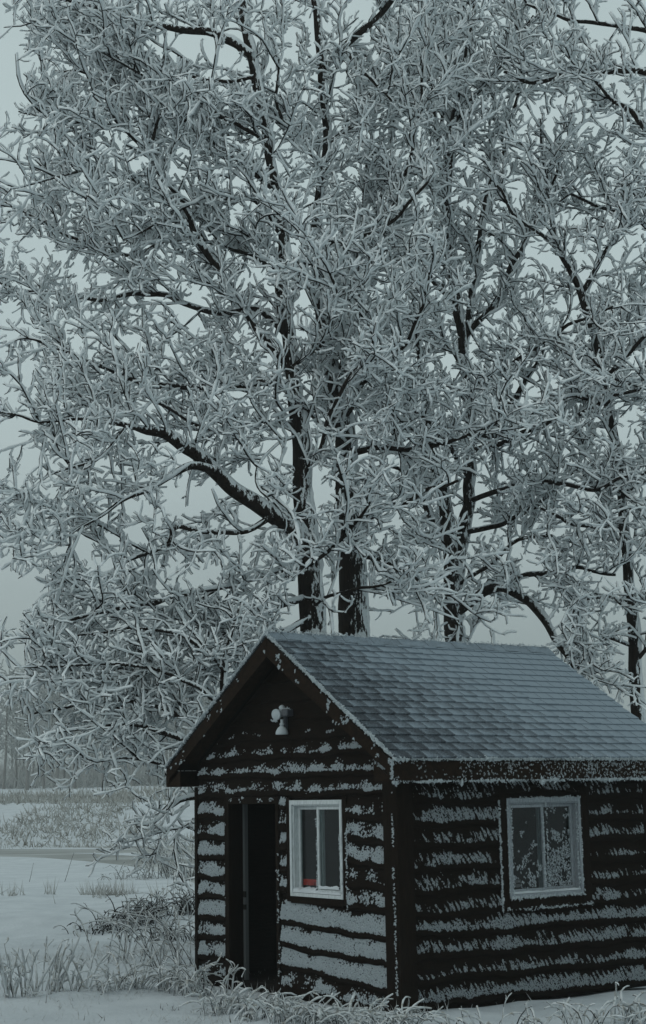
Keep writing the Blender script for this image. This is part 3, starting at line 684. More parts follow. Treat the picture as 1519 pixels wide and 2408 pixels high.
def in_view(P, m=190):                                # leave out twigs well beyond the frame
    x, y = to_px(P); return (x > -m) & (x < 1519+m) & (y > -m)
class Segs:
    def __init__(s): s.A, s.B, s.r, s.w = [], [], [], []
    def poly(s, P, r, w=1.0, start=0.0):
        n = len(P); k0 = int(n*start)
        for i in range(k0, n-1):
            s.A.append(P[i]); s.B.append(P[i+1]); s.r.append(r[i]); s.w.append(w*np.linalg.norm(P[i+1]-P[i]))
    def arr(s): return np.array(s.A), np.array(s.B), np.array(s.r), np.array(s.w)
def sample(A, B, r, w, n):
    c = np.cumsum(w); t = (np.arange(n)+rng.random(n))/n*c[-1]; i = np.minimum(np.searchsorted(c, t), len(c)-1); f = rng.random(n)[:, None]
    return A[i]+(B[i]-A[i])*f, norm(B[i]-A[i]), r[i]
def grow(pos, tan, length, K, a0, a1, up, curv, wig, trop):
    n = len(pos); rv = norm(rng.normal(size=(n, 3))); perp = norm(np.cross(tan, rv)); ang = a0+(a1-a0)*rng.random(n)
    d = norm(np.cos(ang)[:, None]*tan+np.sin(ang)[:, None]*perp + np.array([0, 0, 1.])*np.asarray(up).reshape(-1, 1))
    bend = norm(np.cross(d, rng.normal(size=(n, 3))))*(curv*rng.random(n))[:, None]
    P = np.empty((n, K, 3)); P[:, 0] = pos; st = (length/(K-1))[:, None]
    for k in range(1, K):
        P[:, k] = P[:, k-1]+d*st
        d = norm(d + bend/(K-1) + rng.normal(size=(n, 3))*wig + np.array([0, 0, 1.])*np.asarray(trop).reshape(-1, 1)/(K-1))
    return P
def arr_segs(P, r):
    A = P[:, :-1].reshape(-1, 3); B = P[:, 1:].reshape(-1, 3); return A, B, r[:, :-1].ravel(), np.linalg.norm(B-A, axis=1)
def upsample(P, K2):
    N_, K, _ = P.shape; t = np.linspace(0, K-1, K2); i = np.minimum(t.astype(int), K-2); f = (t-i)[None, :, None]
    return P[:, i]*(1-f)+P[:, i+1]*f
def frost_tubes(P, rf, sides=4, K2=None, jit=.30, off=.75, club=.3):
    if K2: P = upsample(P, K2)
    N_, K, _ = P.shape
    t = np.linspace(0, 1, K)[None]; Rr = rf[:, None]*(0.75+club*t)*(1+.35*(rng.random((N_, K))-.5)); Rr[:, 0] *= .6; Rr[:, -1] *= .68
    return tubes(P+WIND*(rf*off)[:, None, None], Rr, sides, True, jit)
def trunk_mesh(P, r, seed, sides=18):
    n = len(P); T = np.gradient(P, axis=0); T = norm(T); e1 = norm(np.cross(T, np.array([0.1, 1, 0.05]))); e2 = np.cross(T, e1); V = []
    for i in range(n):
        for k in range(sides):
            th = 2*np.pi*k/sides
            q = 1 + .13*noise.noise(Vector((math.cos(th)*3, math.sin(th)*3, P[i, 2]*1.3+seed))) + .07*noise.noise(Vector((math.cos(th)*8, math.sin(th)*8, P[i, 2]*3+seed)))
            V.append(P[i]+(e1[i]*math.cos(th)+e2[i]*math.sin(th))*r[i]*q)
    i, k = np.meshgrid(np.arange(n-1), np.arange(sides), indexing='ij'); k2 = (k+1) % sides
    Q = np.stack([i*sides+k, i*sides+k2, (i+1)*sides+k2, (i+1)*sides+k], -1).reshape(-1, 4)
    return np.array(V), [Q]
def px_line(spec, Y0_, Y1_=None):
    Y1_ = Y0_ if Y1_ is None else Y1_; n = len(spec)
    P = [at(x, y, Y0_+(Y1_-Y0_)*i/(n-1)) for i, (x, y, w_) in enumerate(spec)]
    return P, [w_/2*Y0_/FPX for x, y, w_ in spec]
TRI = 0
def limb_frost(parent, P, r, inv, seed):
    """rime built up along the windward side of a limb, broken in places"""
    k = np.arange(len(P)); nv = np.array([noise.noise(Vector((i*.16, seed*2.7, 1.5)))+.5*noise.noise(Vector((i*.6, seed*2.7, 4.5))) for i in k])
    rad = (np.minimum(r*.45, .045)+.012)*np.clip(.62+nv*1.5, .05, 1.15)
    T = norm(np.gradient(P, axis=0)); wp = WIND-T*(T@WIND)[:, None]; C = P+norm(wp)*(r*.95-rad*.35)[:, None]
    V, F = tubes(C[None], rad[None], 6, True, .28); tag(mesh_np('frost', V-inv, F, M_frost, parent), kind='stuff')
def make_tree(name, label, base, trunk, limbs, dens=1.0, seed=0, bough_len=(.8, 1.7), fr=0.0240, group=None, upb=0.15, trunk_start=.35, zlow=4.0, zhigh=10.0):
    """trunk / limbs: (list of (px,py,width), Y0, Y1)"""
    root = empty(name, base); tag(root, label, 'tree', group)
    inv = np.array(base); S = Segs()
    P, r = px_line(*trunk); P = [np.array(base)+np.array([0, 0, -.2])]+P; r = [r[0]*1.35]+r
    P, r = resample(P, r, .12); P = P + np.array([[noise.noise(Vector((0, seed, z*1.1)))*.05, noise.noise(Vector((4, seed, z*1.1)))*.05, 0] for z in P[:, 2]])*np.minimum(1, (P[:, 2:3]/2))
    V, F = trunk_mesh(P, r, seed); tk = mesh_np('trunk', V-inv, F, M_bark, root); limb_frost(tk, P, r, inv, seed+.5); S.poly(P, r, .55, trunk_start)
    for li, lm in enumerate(limbs):
        P, r = px_line(*lm[:3]); P, r = resample(P, r, .10)
        k = np.arange(len(P)); P = P + np.stack([np.array([noise.noise(Vector((i*.22, seed+li*3.3, c*5.)))*.07 for i in k]) for c in range(3)], -1)*np.minimum(1, k/6)[:, None]*np.minimum(1, r/.03+.4)[:, None]
        V, F = trunk_mesh(P, r, seed+li, 10); lo = mesh_np('limb', V-inv, F, M_bark, root); limb_frost(lo, P, r, inv, seed+li); S.poly(P, r, lm[3] if len(lm) > 3 else 1.0, .08)
    A, B, rr, ww = S.arr(); tot = ww.sum()
    hz = lambda z: np.clip((z-zlow)/(zhigh-zlow), 0, 1)
    # boughs
    n2 = int(tot*6.3*dens); pos, tan, pr = sample(A, B, rr, ww, n2)
    ln = bough_len[0]+(bough_len[1]-bough_len[0])*rng.random(n2)
    h = hz(pos[:, 2]); P2 = grow(pos, tan, ln, 9, .55, 1.35, upb*(2*h-.5), 1.2, .15, .50*h-.22)
    r2 = np.linspace(1, .35, 9)[None]*(.010+.009*rng.random(n2))[:, None]
    ok = ~in_void(P2[:, 5], .15); P2, r2 = P2[ok], r2[ok]
    # branchlets
    a = arr_segs(P2, r2); n3 = int(a[3].sum()*7.8); pos, tan, pr = sample(*a, n3)
    ln = .22+.40*rng.random(n3); h = hz(pos[:, 2]); P3 = grow(pos, tan, ln, 6, .55, 1.35, .16*h, 1.9, .22, .40*h-.15)
    r3 = np.linspace(1, .6, 6)[None]*(.0070+.004*rng.random(n3))[:, None]; ok = ~in_void(P3[:, 3]) & in_view(P3[:, 3]); P3, r3 = P3[ok], r3[ok]
    # twigs
    a = arr_segs(P3, r3); n4 = int(a[3].sum()*9.5); pos, tan, pr = sample(*a, n4)
    ln = .08+.20*rng.random(n4)**1.2; h = hz(pos[:, 2]); P4 = grow(pos, tan, ln, 4, .55, 1.4, .18*h+.05, 1.8, .20, .40*h+.0)
    r4 = np.full((len(P4), 4), .0052); ok = ~in_void(P4[:, 2]) & in_view(P4[:, 2]); P4, r4 = P4[ok], r4[ok]
    # out of sight far past the frame edge: thin out
    tw = merge([tubes(P2, r2, 4), tubes(upsample(P3, 4), r3[:, :4], 3, False), tubes(P4[::3][:, [0, 2, 3]], r4[::3, :3], 3, False), tubes(P4[1::3][:, [0, 2, 3]], r4[1::3, :3], 3, False)])
    f2 = frost_tubes(P2, fr*(.95+.5*rng.random(len(P2))), 5, 14, .32, .95, .0)
    f3 = frost_tubes(P3, fr*(.85+.4*rng.random(len(P3))), 4, 6, .45, 1.0, .10)
    f4 = frost_tubes(P4, fr*(.80+.4*rng.random(len(P4))), 3, None, .48, 1.05, .15)
    # hoar needles along the branchlets and twigs
    a = arr_segs(np.concatenate([upsample(P3, 4), P4]), np.concatenate([np.full((len(P3), 4), .01), r4])); nn = int(len(P3)*4+len(P4)*1.9); pos, tan, _ = sample(*a, nn)
    D = norm(rng.normal(size=(nn, 3))*.7+WIND*.7+tan*.4+np.array([0, 0, -.6])); nd = needles(pos+WIND*fr*.7, D, fr*(1.5+1.5*rng.random(nn)), fr*.27)
    cr_ = mesh_np('crown', tw[0]-inv, tw[1], M_twig, root, smooth=True); tag(cr_, kind='stuff')
    Vf, Ff = merge([f2, f3, f4, nd]); tag(mesh_np('frost', Vf-inv, Ff, M_frost, cr_, smooth=True), kind='stuff')
    global TRI
    for f in list(tw[1])+list(Ff): TRI += len(f)*(f.shape[1]-2)
    return root
def line(*p): return list(p)
make_tree('broadleaf_tree', 'frosted tree with a thick bare limb reaching left above the cabin roof', (-0.12, 24.0, 0),
  (line((738, 1560, 66), (735, 1480, 62), (728, 1330, 58), (716, 1200, 50), (712, 1110, 46), (700, 990, 40), (690, 880, 36), (674, 780, 32), (662, 690, 30), (668, 600, 30), (660, 500, 26), (628, 330, 24), (592, 140, 24), (572, 20, 22), (560, -90, 16), (545, -220, 8)), 24.0, 24.3),
  [(line((727, 1290, 44), (690, 1240, 46), (640, 1207, 44), (580, 1175, 40), (520, 1120, 36), (480, 1083, 33), (440, 1052, 31), (395, 1020, 29), (345, 1010, 22), (300, 1000, 13), (200, 985, 8), (100, 990, 7), (20, 975, 6), (-60, 935, 4)), 24.0, 22.4),
   (line((505, 1105, 22), (450, 1092, 20), (395, 1122, 16), (345, 1152, 13), (290, 1180, 10), (200, 1230, 7), (110, 1290, 5)), 23.2, 22.4),
   (line((690, 890, 20), (600, 765, 20), (530, 660, 19), (487, 602, 19), (440, 500, 18), (400, 425, 16), (340, 355, 14), (280, 290, 10), (210, 220, 7)), 24.1, 23.4),
   (line((342, 358, 11), (362, 325, 10), (372, 285, 9), (400, 240, 6)), 23.5, 23.3, 1.3),
   (line((692, 905, 20), (600, 900, 18), (520, 905, 17), (420, 906, 16), (330, 900, 14), (250, 865, 11), (180, 840, 9), (90, 800, 6)), 24.1, 23.4),
   (line((676, 790, 18), (600, 725, 15), (500, 735, 14), (400, 700, 14), (330, 690, 13), (250, 702, 12), (150, 690, 10), (60, 682, 7), (-40, 650, 5)), 24.2, 25.0),
   (line((590, 130, 20), (540, 95, 22), (470, 72, 20), (400, 62, 17), (330, 45, 14), (250, 25, 12), (150, -5, 8)), 24.2, 23.8),
   (line((650, 450, 13), (560, 380, 12), (460, 300, 11), (340, 230, 9), (220, 180, 7), (120, 160, 5)), 24.2, 24.8, 1.2),
   (line((628, 330, 12), (540, 280, 11), (440, 220, 9), (330, 170, 7), (230, 120, 5)), 24.2, 23.5, 1.2),
   (line((668, 560, 14), (600, 470, 13), (540, 465, 11), (470, 470, 9), (380, 520, 7), (290, 560, 6)), 24.2, 23.4),
   (line((664, 640, 12), (560, 590, 11), (420, 560, 10), (300, 600, 9), (180, 560, 8), (60, 500, 6), (-30, 450, 4)), 24.2, 25.5, 1.2),
   (line((425, 480, 8), (330, 430, 8), (220, 400, 7), (120, 420, 6), (20, 440, 4)), 23.7, 23.0, 1.2),
   (line((700, 1000, 14), (600, 990, 12), (520, 1010, 11), (440, 985, 9), (330, 930, 8), (200, 920, 6), (90, 880, 5)), 24.0, 25.2),
   (line((720, 1320, 18), (640, 1345, 16), (540, 1375, 14), (430, 1400, 13), (300, 1425, 11), (180, 1450, 9), (60, 1490, 6)), 24.0, 22.2, 1.15),
   (line((724, 1400, 18), (630, 1435, 16), (530, 1490, 14), (420, 1530, 12), (310, 1560, 10), (200, 1590, 8), (60, 1600, 6)), 24.0, 22.0, 1.15),
   (line((640, 1215, 16), (560, 1250, 13), (420, 1240, 12), (400, 1280, 12), (330, 1310, 10), (240, 1345, 8), (140, 1370, 6)), 23.6, 22.8),
   (line((730, 1450, 16), (640, 1500, 14), (540, 1550, 12), (430, 1610, 11), (320, 1650, 9), (210, 1670, 7)), 23.8, 22.3, 1.1),
   (line((712, 1120, 12), (760, 1040, 12), (780, 960, 11), (830, 880, 9), (880, 800, 7)), 24.0, 23.0),
   (line((600, 180, 10), (520, 190, 9), (400, 170, 8), (280, 110, 7), (160, 70, 6), (80, 60, 4)), 24.2, 24.9, 1.3),
   (line((300, 300, 7), (220, 290, 7), (120, 280, 6), (40, 260, 4)), 23.5, 23.0, 1.3),
   (line((690, 860, 10), (760, 800, 9), (790, 700, 8), (760, 600, 6)), 24.0, 22.6, 1.3),
   (line((705, 1020, 9), (640, 1050, 8), (600, 1120, 7), (640, 1180, 5)), 24.0, 22.8, 1.2),
   (line((725, 1330, 10), (780, 1290, 9), (830, 1230, 8), (870, 1180, 6)), 23.9, 22.8, 1.3),
   (line((730, 1430, 9), (780, 1400, 8), (850, 1380, 7), (920, 1370, 5)), 23.9, 23.0, 1.2),
   (line((300, 1000, 8), (230, 1080, 7), (130, 1110, 6), (30, 1180, 5), (-40, 1230, 4)), 22.8, 22.2),
  ], dens=.74, seed=1)
make_tree('broadleaf_tree', 'frosted tree with the thickest trunk, rising behind the roof ridge', (0.62, 25.0, 0),
  (line((838, 1580, 76), (835, 1490, 72), (830, 1380, 68), (823, 1250, 62), (818, 1130, 58), (806, 1000, 52), (788, 900, 46), (766, 800, 34), (752, 720, 27), (746, 640, 24), (743, 560, 23), (748, 470, 22), (768, 330, 22), (756, 150, 22), (748, 60, 20), (735, -20, 16), (720, -140, 9)), 25.0, 25.2),
  [(line((842, 1062, 16), (900, 1052, 13), (985, 1055, 12), (1080, 1030, 9), (1180, 990, 6)), 25.0, 23.8),
   (line((850, 1225, 15), (910, 1197, 14), (955, 1185, 13), (1010, 1150, 9), (1080, 1130, 6)), 24.9, 23.8),
   (line((792, 910, 20), (832, 770, 18), (862, 650, 17), (885, 590, 15), (925, 490, 13), (960, 380, 11), (985, 250, 9), (1000, 120, 6)), 25.0, 24.4),
   (line((760, 160, 18), (805, 112, 18), (850, 75, 17), (905, 20, 15), (950, -50, 10)), 25.1, 24.6),
   (line((812, 108, 12), (842, 165, 11), (880, 190, 9), (930, 240, 6)), 25.0, 24.2),
   (line((760, 770, 14), (810, 690, 13), (850, 590, 11), (850, 480, 9), (870, 350, 8), (880, 200, 6)), 25.1, 26.2, 1.2),
   (line((745, 580, 12), (820, 560, 11), (900, 540, 9), (960, 480, 8), (1010, 420, 6)), 25.1, 24.0, 1.2),
   (line((805, 990, 14), (860, 900, 12), (930, 830, 10), (990, 740, 8), (1010, 640, 6)), 25.0, 23.6, 1.2),
   (line((826, 1300, 14), (900, 1320, 12), (970, 1360, 9), (1040, 1420, 7), (1080, 1470, 5)), 25.0, 24.0),
   (line((750, 700, 12), (690, 640, 11), (620, 570, 9), (560, 540, 7)), 25.1, 23.8),
   (line((768, 400, 10), (700, 330, 9), (650, 240, 8), (660, 140, 6)), 25.1, 24.2, 1.2),
   (line((765, 340, 10), (840, 290, 10), (900, 200, 8), (960, 90, 6), (990, 0, 4)), 25.1, 25.8, 1.2),
   (line((812, 1040, 12), (760, 1000, 11), (720, 960, 9), (640, 980, 7)), 24.9, 23.6),
   (line((760, 750, 10), (800, 800, 9), (880, 880, 8), (920, 960, 7), (930, 1040, 5)), 25.0, 23.4, 1.2),
  ], dens=.64, seed=2)
make_tree('broadleaf_tree', 'frosted tree forking low into two dark stems behind the middle of the roof', (2.25, 27.0, 0),
  (line((1074, 1560, 48), (1070, 1490, 46), (1064, 1400, 42), (1060, 1300, 38), (1048, 1210, 34), (1040, 1150, 32), (1028, 1095, 26), (1012, 1040, 20), (1000, 940, 15), (985, 830, 11), (970, 700, 7)), 27.0, 26.6),
  [(line((1068, 1400, 34), (1084, 1300, 32), (1098, 1200, 30), (1102, 1130, 28), (1108, 1010, 26), (1096, 900, 24), (1086, 800, 23), (1074, 700, 22), (1060, 600, 20), (1052, 480, 19), (1060, 380, 18), (1066, 280, 16), (1085, 180, 13), (1108, 60, 10), (1120, -60, 7)), 27.0, 26.5, .8),
   (line((1054, 440, 13), (1030, 340, 12), (1020, 230, 10), (1012, 110, 8), (1010, 0, 5)), 26.8, 26.2, 1.1),
   (line((1060, 380, 11), (1040, 300, 10), (1045, 180, 8), (1060, 60, 6)), 26.8, 27.4, 1.1),
   (line((1110, 1020, 17), (1160, 1022, 17), (1190, 990, 16), (1225, 920, 13), (1262, 850, 9), (1300, 780, 6)), 26.9, 26.2),
   (line((1090, 820, 17), (1112, 680, 17), (1126, 560, 16), (1140, 480, 14), (1165, 400, 11), (1195, 320, 9), (1220, 200, 7), (1240, 80, 5)), 26.8, 26.4, 1.1),
   (line((1088, 800, 14), (1165, 700, 14), (1202, 620, 13), (1245, 545, 10), (1290, 450, 8), (1330, 340, 6)), 26.8, 25.8, 1.2),
   (line((1108, 1060, 14), (1180, 1040, 13), (1260, 1005, 12), (1350, 980, 10), (1450, 930, 8), (1560, 900, 5)), 26.9, 25.2),
   (line((1075, 1440, 22), (1140, 1392, 22), (1190, 1382, 21), (1240, 1412, 20), (1280, 1460, 18), (1315, 1512, 15), (1350, 1570, 10)), 26.9, 25.8, .7),
   (line((1185, 1384, 13), (1230, 1356, 13), (1290, 1346, 12), (1370, 1335, 9), (1450, 1350, 6)), 26.4, 25.8),
   (line((1052, 1260, 15), (1015, 1215, 15), (990, 1160, 13), (950, 1108, 10), (890, 1085, 7)), 27.0, 26.0),
   (line((1100, 1180, 13), (1180, 1150, 12), (1280, 1130, 11), (1380, 1150, 9), (1480, 1120, 6)), 26.9, 24.8),
   (line((1100, 1250, 12), (1180, 1230, 11), (1260, 1190, 10), (1330, 1130, 8), (1400, 1080, 5)), 26.9, 26.0),
   (line((1075, 720, 12), (1000, 640, 11), (940, 600, 9), (880, 640, 7)), 26.8, 25.6),
   (line((1098, 920, 12), (1180, 870, 11), (1260, 820, 10), (1350, 760, 8), (1440, 720, 5)), 26.8, 25.0, 1.1),
   (line((1066, 290, 10), (1120, 220, 10), (1190, 140, 8), (1250, 40, 6)), 26.6, 26.0, 1.1),
   (line((1100, 1120, 12), (1030, 1010, 10), (960, 960, 9), (900, 930, 6)), 26.9, 25.0),
   (line((1066, 1380, 10), (1150, 1330, 9), (1220, 1270, 8), (1300, 1260, 6)), 26.9, 26.2),
   (line((1062, 1420, 9), (1000, 1400, 8), (950, 1370, 7), (900, 1340, 5)), 26.9, 26.2),
  ], dens=.53, seed=3)
make_tree('broadleaf_tree', 'slim frosted tree with narrow dark trunk at the right edge behind the roof', (5.25, 26.0, 0),
  (line((1500, 1700, 30), (1496, 1600, 29), (1490, 1500, 27), (1481, 1400, 26), (1472, 1300, 24), (1464, 1180, 22), (1455, 1100, 20), (1440, 1000, 19), (1416, 880, 18), (1388, 760, 18), (1366, 685, 18), (1335, 625, 16), (1308, 570, 14), (1292, 480, 11), (1284, 400, 9), (1270, 280, 6)), 26.0, 25.6),
  [(line((1368, 690, 13), (1402, 630, 13), (1440, 570, 11), (1490, 500, 8), (1540, 420, 5)), 25.8, 25.2),
   (line((1462, 1240, 12), (1400, 1240, 11), (1340, 1228, 10), (1270, 1195, 7)), 26.0, 25.0),
   (line((1458, 1180, 12), (1510, 1120, 10), (1580, 1080, 8)), 26.0, 25.4),
   (line((1486, 1440, 11), (1430, 1400, 10), (1370, 1420, 8), (1320, 1470, 6)), 26.0, 25.0, 1.1),
   (line((1490, 1520, 10), (1430, 1500, 9), (1380, 1540, 7), (1350, 1600, 5)), 26.0, 25.2, 1.1),
   (line((1492, 1560, 10), (1540, 1500, 9), (1600, 1460, 6)), 26.0, 25.2),
   (line((1430, 950, 12), (1340, 930, 11), (1260, 960, 9), (1180, 940, 6)), 25.9, 25.0),
   (line((1420, 890, 11), (1480, 830, 10), (1540, 760, 7)), 25.9, 25.2),
   (line((1310, 575, 9), (1230, 520, 9), (1170, 440, 7)), 25.6, 24.8),
   (line((1390, 770, 9), (1450, 760, 8), (1520, 700, 6)), 25.8, 26.6),
  ], dens=.6, seed=4)
make_tree('broadleaf_tree', 'frosted limbs of a tree reaching in at the upper right edge', (6.6, 25.5, 0),
  (line((1700, 1700, 50), (1698, 1400, 46), (1690, 1100, 40), (1680, 800, 34), (1690, 500, 28), (1680, 250, 20), (1670, 50, 13), (1660, -100, 7)), 25.5, 25.3),
  [(line((1690, 480, 20), (1600, 370, 18), (1519, 300, 17), (1480, 265, 14), (1430, 225, 10), (1380, 160, 7)), 25.4, 25.0),
   (line((1680, 300, 18), (1560, 190, 16), (1450, 162, 15), (1340, 176, 14), (1245, 190, 11), (1180, 165, 8)), 25.4, 25.0),
   (line((1685, 960, 20), (1600, 930, 20), (1519, 912, 18), (1450, 890, 10), (1390, 850, 6)), 25.4, 24.6),
   (line((1680, 200, 14), (1560, 90, 13), (1450, 60, 11), (1350, 50, 9), (1240, 10, 6)), 25.4, 26.0, .8),
   (line((1690, 650, 14), (1590, 560, 13), (1500, 520, 11), (1400, 480, 9), (1300, 440, 6)), 25.4, 26.4),
   (line((1690, 1250, 14), (1600, 1200, 12), (1520, 1180, 10), (1440, 1210, 7)), 25.4, 24.8),
  ], dens=.5, seed=5)
make_tree('small_tree', 'low drooping frosted tree spreading left from behind the cabin corner', (-1.75, 22.3, 0),
  (line((505, 2010, 26), (510, 1920, 25), (515, 1820, 22), (520, 1720, 20), (525, 1620, 15), (540, 1520, 10), (560, 1430, 6)), 22.3, 22.5),
  [(line((512, 1880, 16), (470, 1870, 16), (420, 1880, 16), (385, 1905, 14), (355, 1935, 11), (320, 1950, 7)), 22.3, 21.8, 1.1),
   (line((516, 1800, 14), (440, 1750, 13), (370, 1715, 12), (290, 1700, 11), (200, 1715, 8), (110, 1730, 6), (40, 1760, 4)), 22.3, 21.5, 1.1),
   (line((520, 1740, 13), (450, 1690, 12), (360, 1660, 11), (260, 1650, 9), (160, 1660, 7), (70, 1680, 5)), 22.3, 22.6, 1.1),
   (line((514, 1830, 12), (440, 1800, 11), (370, 1790, 9), (290, 1780, 7), (230, 1790, 5)), 22.3, 21.6, 1.1),
   (line((510, 1930, 10), (460, 1930, 9), (420, 1950, 8), (390, 1980, 5)), 22.3, 21.8, 1.1),
   (line((522, 1660, 11), (440, 1600, 10), (350, 1570, 9), (250, 1560, 8), (150, 1570, 6), (40, 1570, 4)), 22.3, 21.8, 1.1),
   (line((530, 1580, 9), (470, 1520, 9), (380, 1480, 8), (280, 1480, 7), (170, 1500, 5), (60, 1530, 4)), 22.4, 22.8, 1.1),
  ], dens=.44, seed=6, bough_len=(.5, 1.0), fr=.0205, zlow=6, zhigh=14)
print('crown triangles', TRI)

# ------------------------------------------------------------------ weeds, reeds and grass
def stalks(base_xy, n, h, spread, arch, lean, K=7, sc=1.0, rg=rng):
    """curving stalks rooted round a point: (N,K,3)"""
    bx = base_xy[0]+rg.normal(size=n)*spread; by = base_xy[1]+rg.normal(size=n)*spread*.6
    bz = np.array([hgt(x, y) for x, y in zip(bx, by)])-.04
    az = rg.random(n)*6.283; d = np.stack([np.cos(az)*.3+lean[0], np.sin(az)*.3+lean[1], np.ones(n)], -1); d = norm(d)
    hh = h*(.5+.7*rg.random(n)); P = np.empty((n, K, 3)); P[:, 0] = np.stack([bx, by, bz], -1); st = (hh/(K-1))[:, None]
    hd = norm(np.stack([d[:, 0], d[:, 1], np.zeros(n)], -1)); a = (arch*(.3+1.2*rg.random(n)))[:, None]
    for k in range(1, K):
        P[:, k] = P[:, k-1]+d*st; d = norm(d + (hd*.8+np.array([0, 0, -.9]))*a*(k/K)+rg.normal(size=(n, 3))*.07)
    return P
def weed(name, label, xy, n, h, spread, arch, lean=(0, 0), fr=.016, side=2.0, group=None, cat='weed', dark=.006):
    n = int(n*1.35) if n > 3 else n; z = hgt(*xy); root = empty(name, (xy[0], xy[1], z)); tag(root, label, cat, group); inv = np.array([xy[0], xy[1], z])
    P = stalks(xy, n, h, spread, arch, lean); r = np.linspace(1, .5, P.shape[1])[None]*dark*(.7+.6*rng.random(n))[:, None]
    parts = [tubes(P, r, 4)]; fr *= .56; fp = [frost_tubes(P, fr*(.5+.9*rng.random(n)), 4, 9, .38, .6, .1)]
    a = arr_segs(P, r); m = int(n*side)
    if m:
        pos, tan, _ = sample(*a, m); Q = grow(pos, tan, (.08+.22*rng.random(m))*min(1, h), 5, .4, 1.2, -.1, 1.6, .15, -.6)
        parts.append(tubes(Q, np.full((m, 5), dark*.6), 3)); fp.append(frost_tubes(Q, fr*(.55+.5*rng.random(m)), 4, 6, .3, .6, .2))
    V, F = merge(parts); so = mesh_np('stems', V-inv, F, M_twig, root)
    if n*(1+side) > 2: tag(so, kind='stuff')
    V, F = merge(fp); tag(mesh_np('frost', V-inv, F, M_weed, root), kind='stuff')
    return root
def G(px, py):                                        # ground spot seen at a place of the photograph
    for Yd in np.arange(9.0, 120, .05):
        p = at(px, py, Yd)
        if p[2] <= hgt(p[0], p[1]): return (p[0], p[1])
    return tuple(at(px, py, 60)[:2])
weeds = [
 ('frosted_weed', 'upright thick frosted stalks at the far left edge of the foreground', (40, 2345), 16, .62, .16, .12, (.0, 0), .024, 2.0),
 ('frosted_weed', 'tall frosted stalks, second clump from the left edge, in front of the gully', (150, 2330), 15, .62, .17, .15, (0, 0), .024, 1.6),
 ('frosted_weed', 'low frosted tangle just right of the upright stalks on the left', (250, 2330), 14, .40, .18, .6, (.2, 0), .020, 2.5),
 ('frosted_weed', 'arching frosted stalks in the middle of the left foreground', (320, 2325), 14, .62, .16, .85, (.25, 0), .019, 2.5),
 ('frosted_weed', 'drooping frosted grass clump left of the cabin wall', (400, 2330), 18, .60, .17, 1.0, (.2, 0), .018, 2.5),
 ('frosted_weed', 'thick frosted clump against the left corner of the cabin', (470, 2340), 20, .62, .14, .9, (-.1, 0), .020, 2.5),
 ('frosted_weed', 'tall thin frosted stems leaning by the left cabin wall', (425, 2270), 13, 1.25, .22, .45, (-.25, 0), .017, 3.0),
 ('frosted_weed', 'arching stems behind the foreground clumps, left of the cabin', (330, 2260), 12, 1.15, .25, .7, (.1, 0), .017, 3.0),
 ('frosted_weed', 'frosted weeds left of the door step', (525, 2385), 22, .42, .13, .9, (.15, 0), .021, 2.5),
 ('frosted_weed', 'bent frosted stalks in front of the open door', (600, 2395), 20, .46, .14, .9, (.3, -.1), .021, 2.0),
 ('frosted_weed', 'matted frosted weeds between the door and the window', (680, 2405), 22, .38, .14, 1.0, (.0, 0), .021, 2.5),
 ('frosted_weed', 'frosted weeds under the front window', (770, 2405), 22, .38, .14, .9, (.1, 0), .021, 2.5),
 ('frosted_weed', 'frosted tussock below the right half of the front wall', (850, 2410), 22, .36, .14, 1.1, (.1, 0), .021, 2.5),
 ('frosted_weed', 'arched frosted clump at the near corner of the cabin', (925, 2425), 22, .46, .12, 1.2, (.3, 0), .021, 2.5),
 ('frosted_weed', 'short frosted stalks left in front of the side wall', (1120, 2440), 12, .30, .12, .5, (0, 0), .020, 2.0),
 ('frosted_weed', 'small frosted clump under the side window', (1240, 2430), 10, .34, .12, .5, (.1, 0), .020, 2.0),
 ('frosted_weed', 'frosted stalks in front of the far end of the side wall', (1380, 2425), 14, .42, .12, .6, (.1, 0), .022, 2.0),
 ('frosted_weed', 'bushy frosted clump in the lower right corner', (1490, 2410), 16, .48, .12, .8, (0, 0), .022, 2.5),
]
for nm, lb, px, n, h, sp, ar, le, fr, sd2 in weeds:
    weed(nm, lb, G(*px), n, h, sp, ar, le, fr, sd2, 'frosted weeds round the cabin')
for px, lb, h, le in (((392, 2330), 'single upright frosted stalk left of the door', .5, 0), ((1175, 2425), 'single tall frosted stalk in front of the side wall', .62, .12)):
    weed('frosted_stalk', lb, G(*px), 1, h, .01, .2, (le, 0), .022, 2.0)
# the sapling on the bank, reeds and dead grass tussocks behind
weed('sapling', 'thin bare sapling on the pond bank left of the cabin', G(500, 2096), 1, 1.5, .05, .12, (-.05, 0), .013, 16, cat='sapling', dark=.016)
weed('reed', 'left of two tall reeds on the near pond bank', G(64, 2098), 1, 1.25, .03, .05, (-.05, 0), .010, 0, cat='reed', dark=.010)
weed('reed', 'right of two tall reeds on the near pond bank', G(140, 2100), 1, 1.35, .04, .10, (.12, 0), .010, 0, cat='reed', dark=.010)
for px, lb, n, h in (((330, 2165), 'dark dead grass tussock with frosted tips on the snowy bank', 60, .62), ((250, 2190), 'low frosted tussock at the edge of the gully', 40, .42), ((430, 2150), 'frosted bushy grass beside the left cabin wall', 50, .7), ((400, 2210), 'frosted grass tuft in the gully left of the cabin', 40, .5)):
    weed('grass_tussock', lb, G(*px), n, h, .32, .9, (0, 0), .016, 1.5, 'tussocks on the snowy bank', 'tussock', .012)
weed('bush', 'hazy frosted bush beside the pond, just left of the cabin wall', G(420, 2085), 40, 1.9, .7, .35, (-.1, 0), .022, 6, None, 'bush', .012)
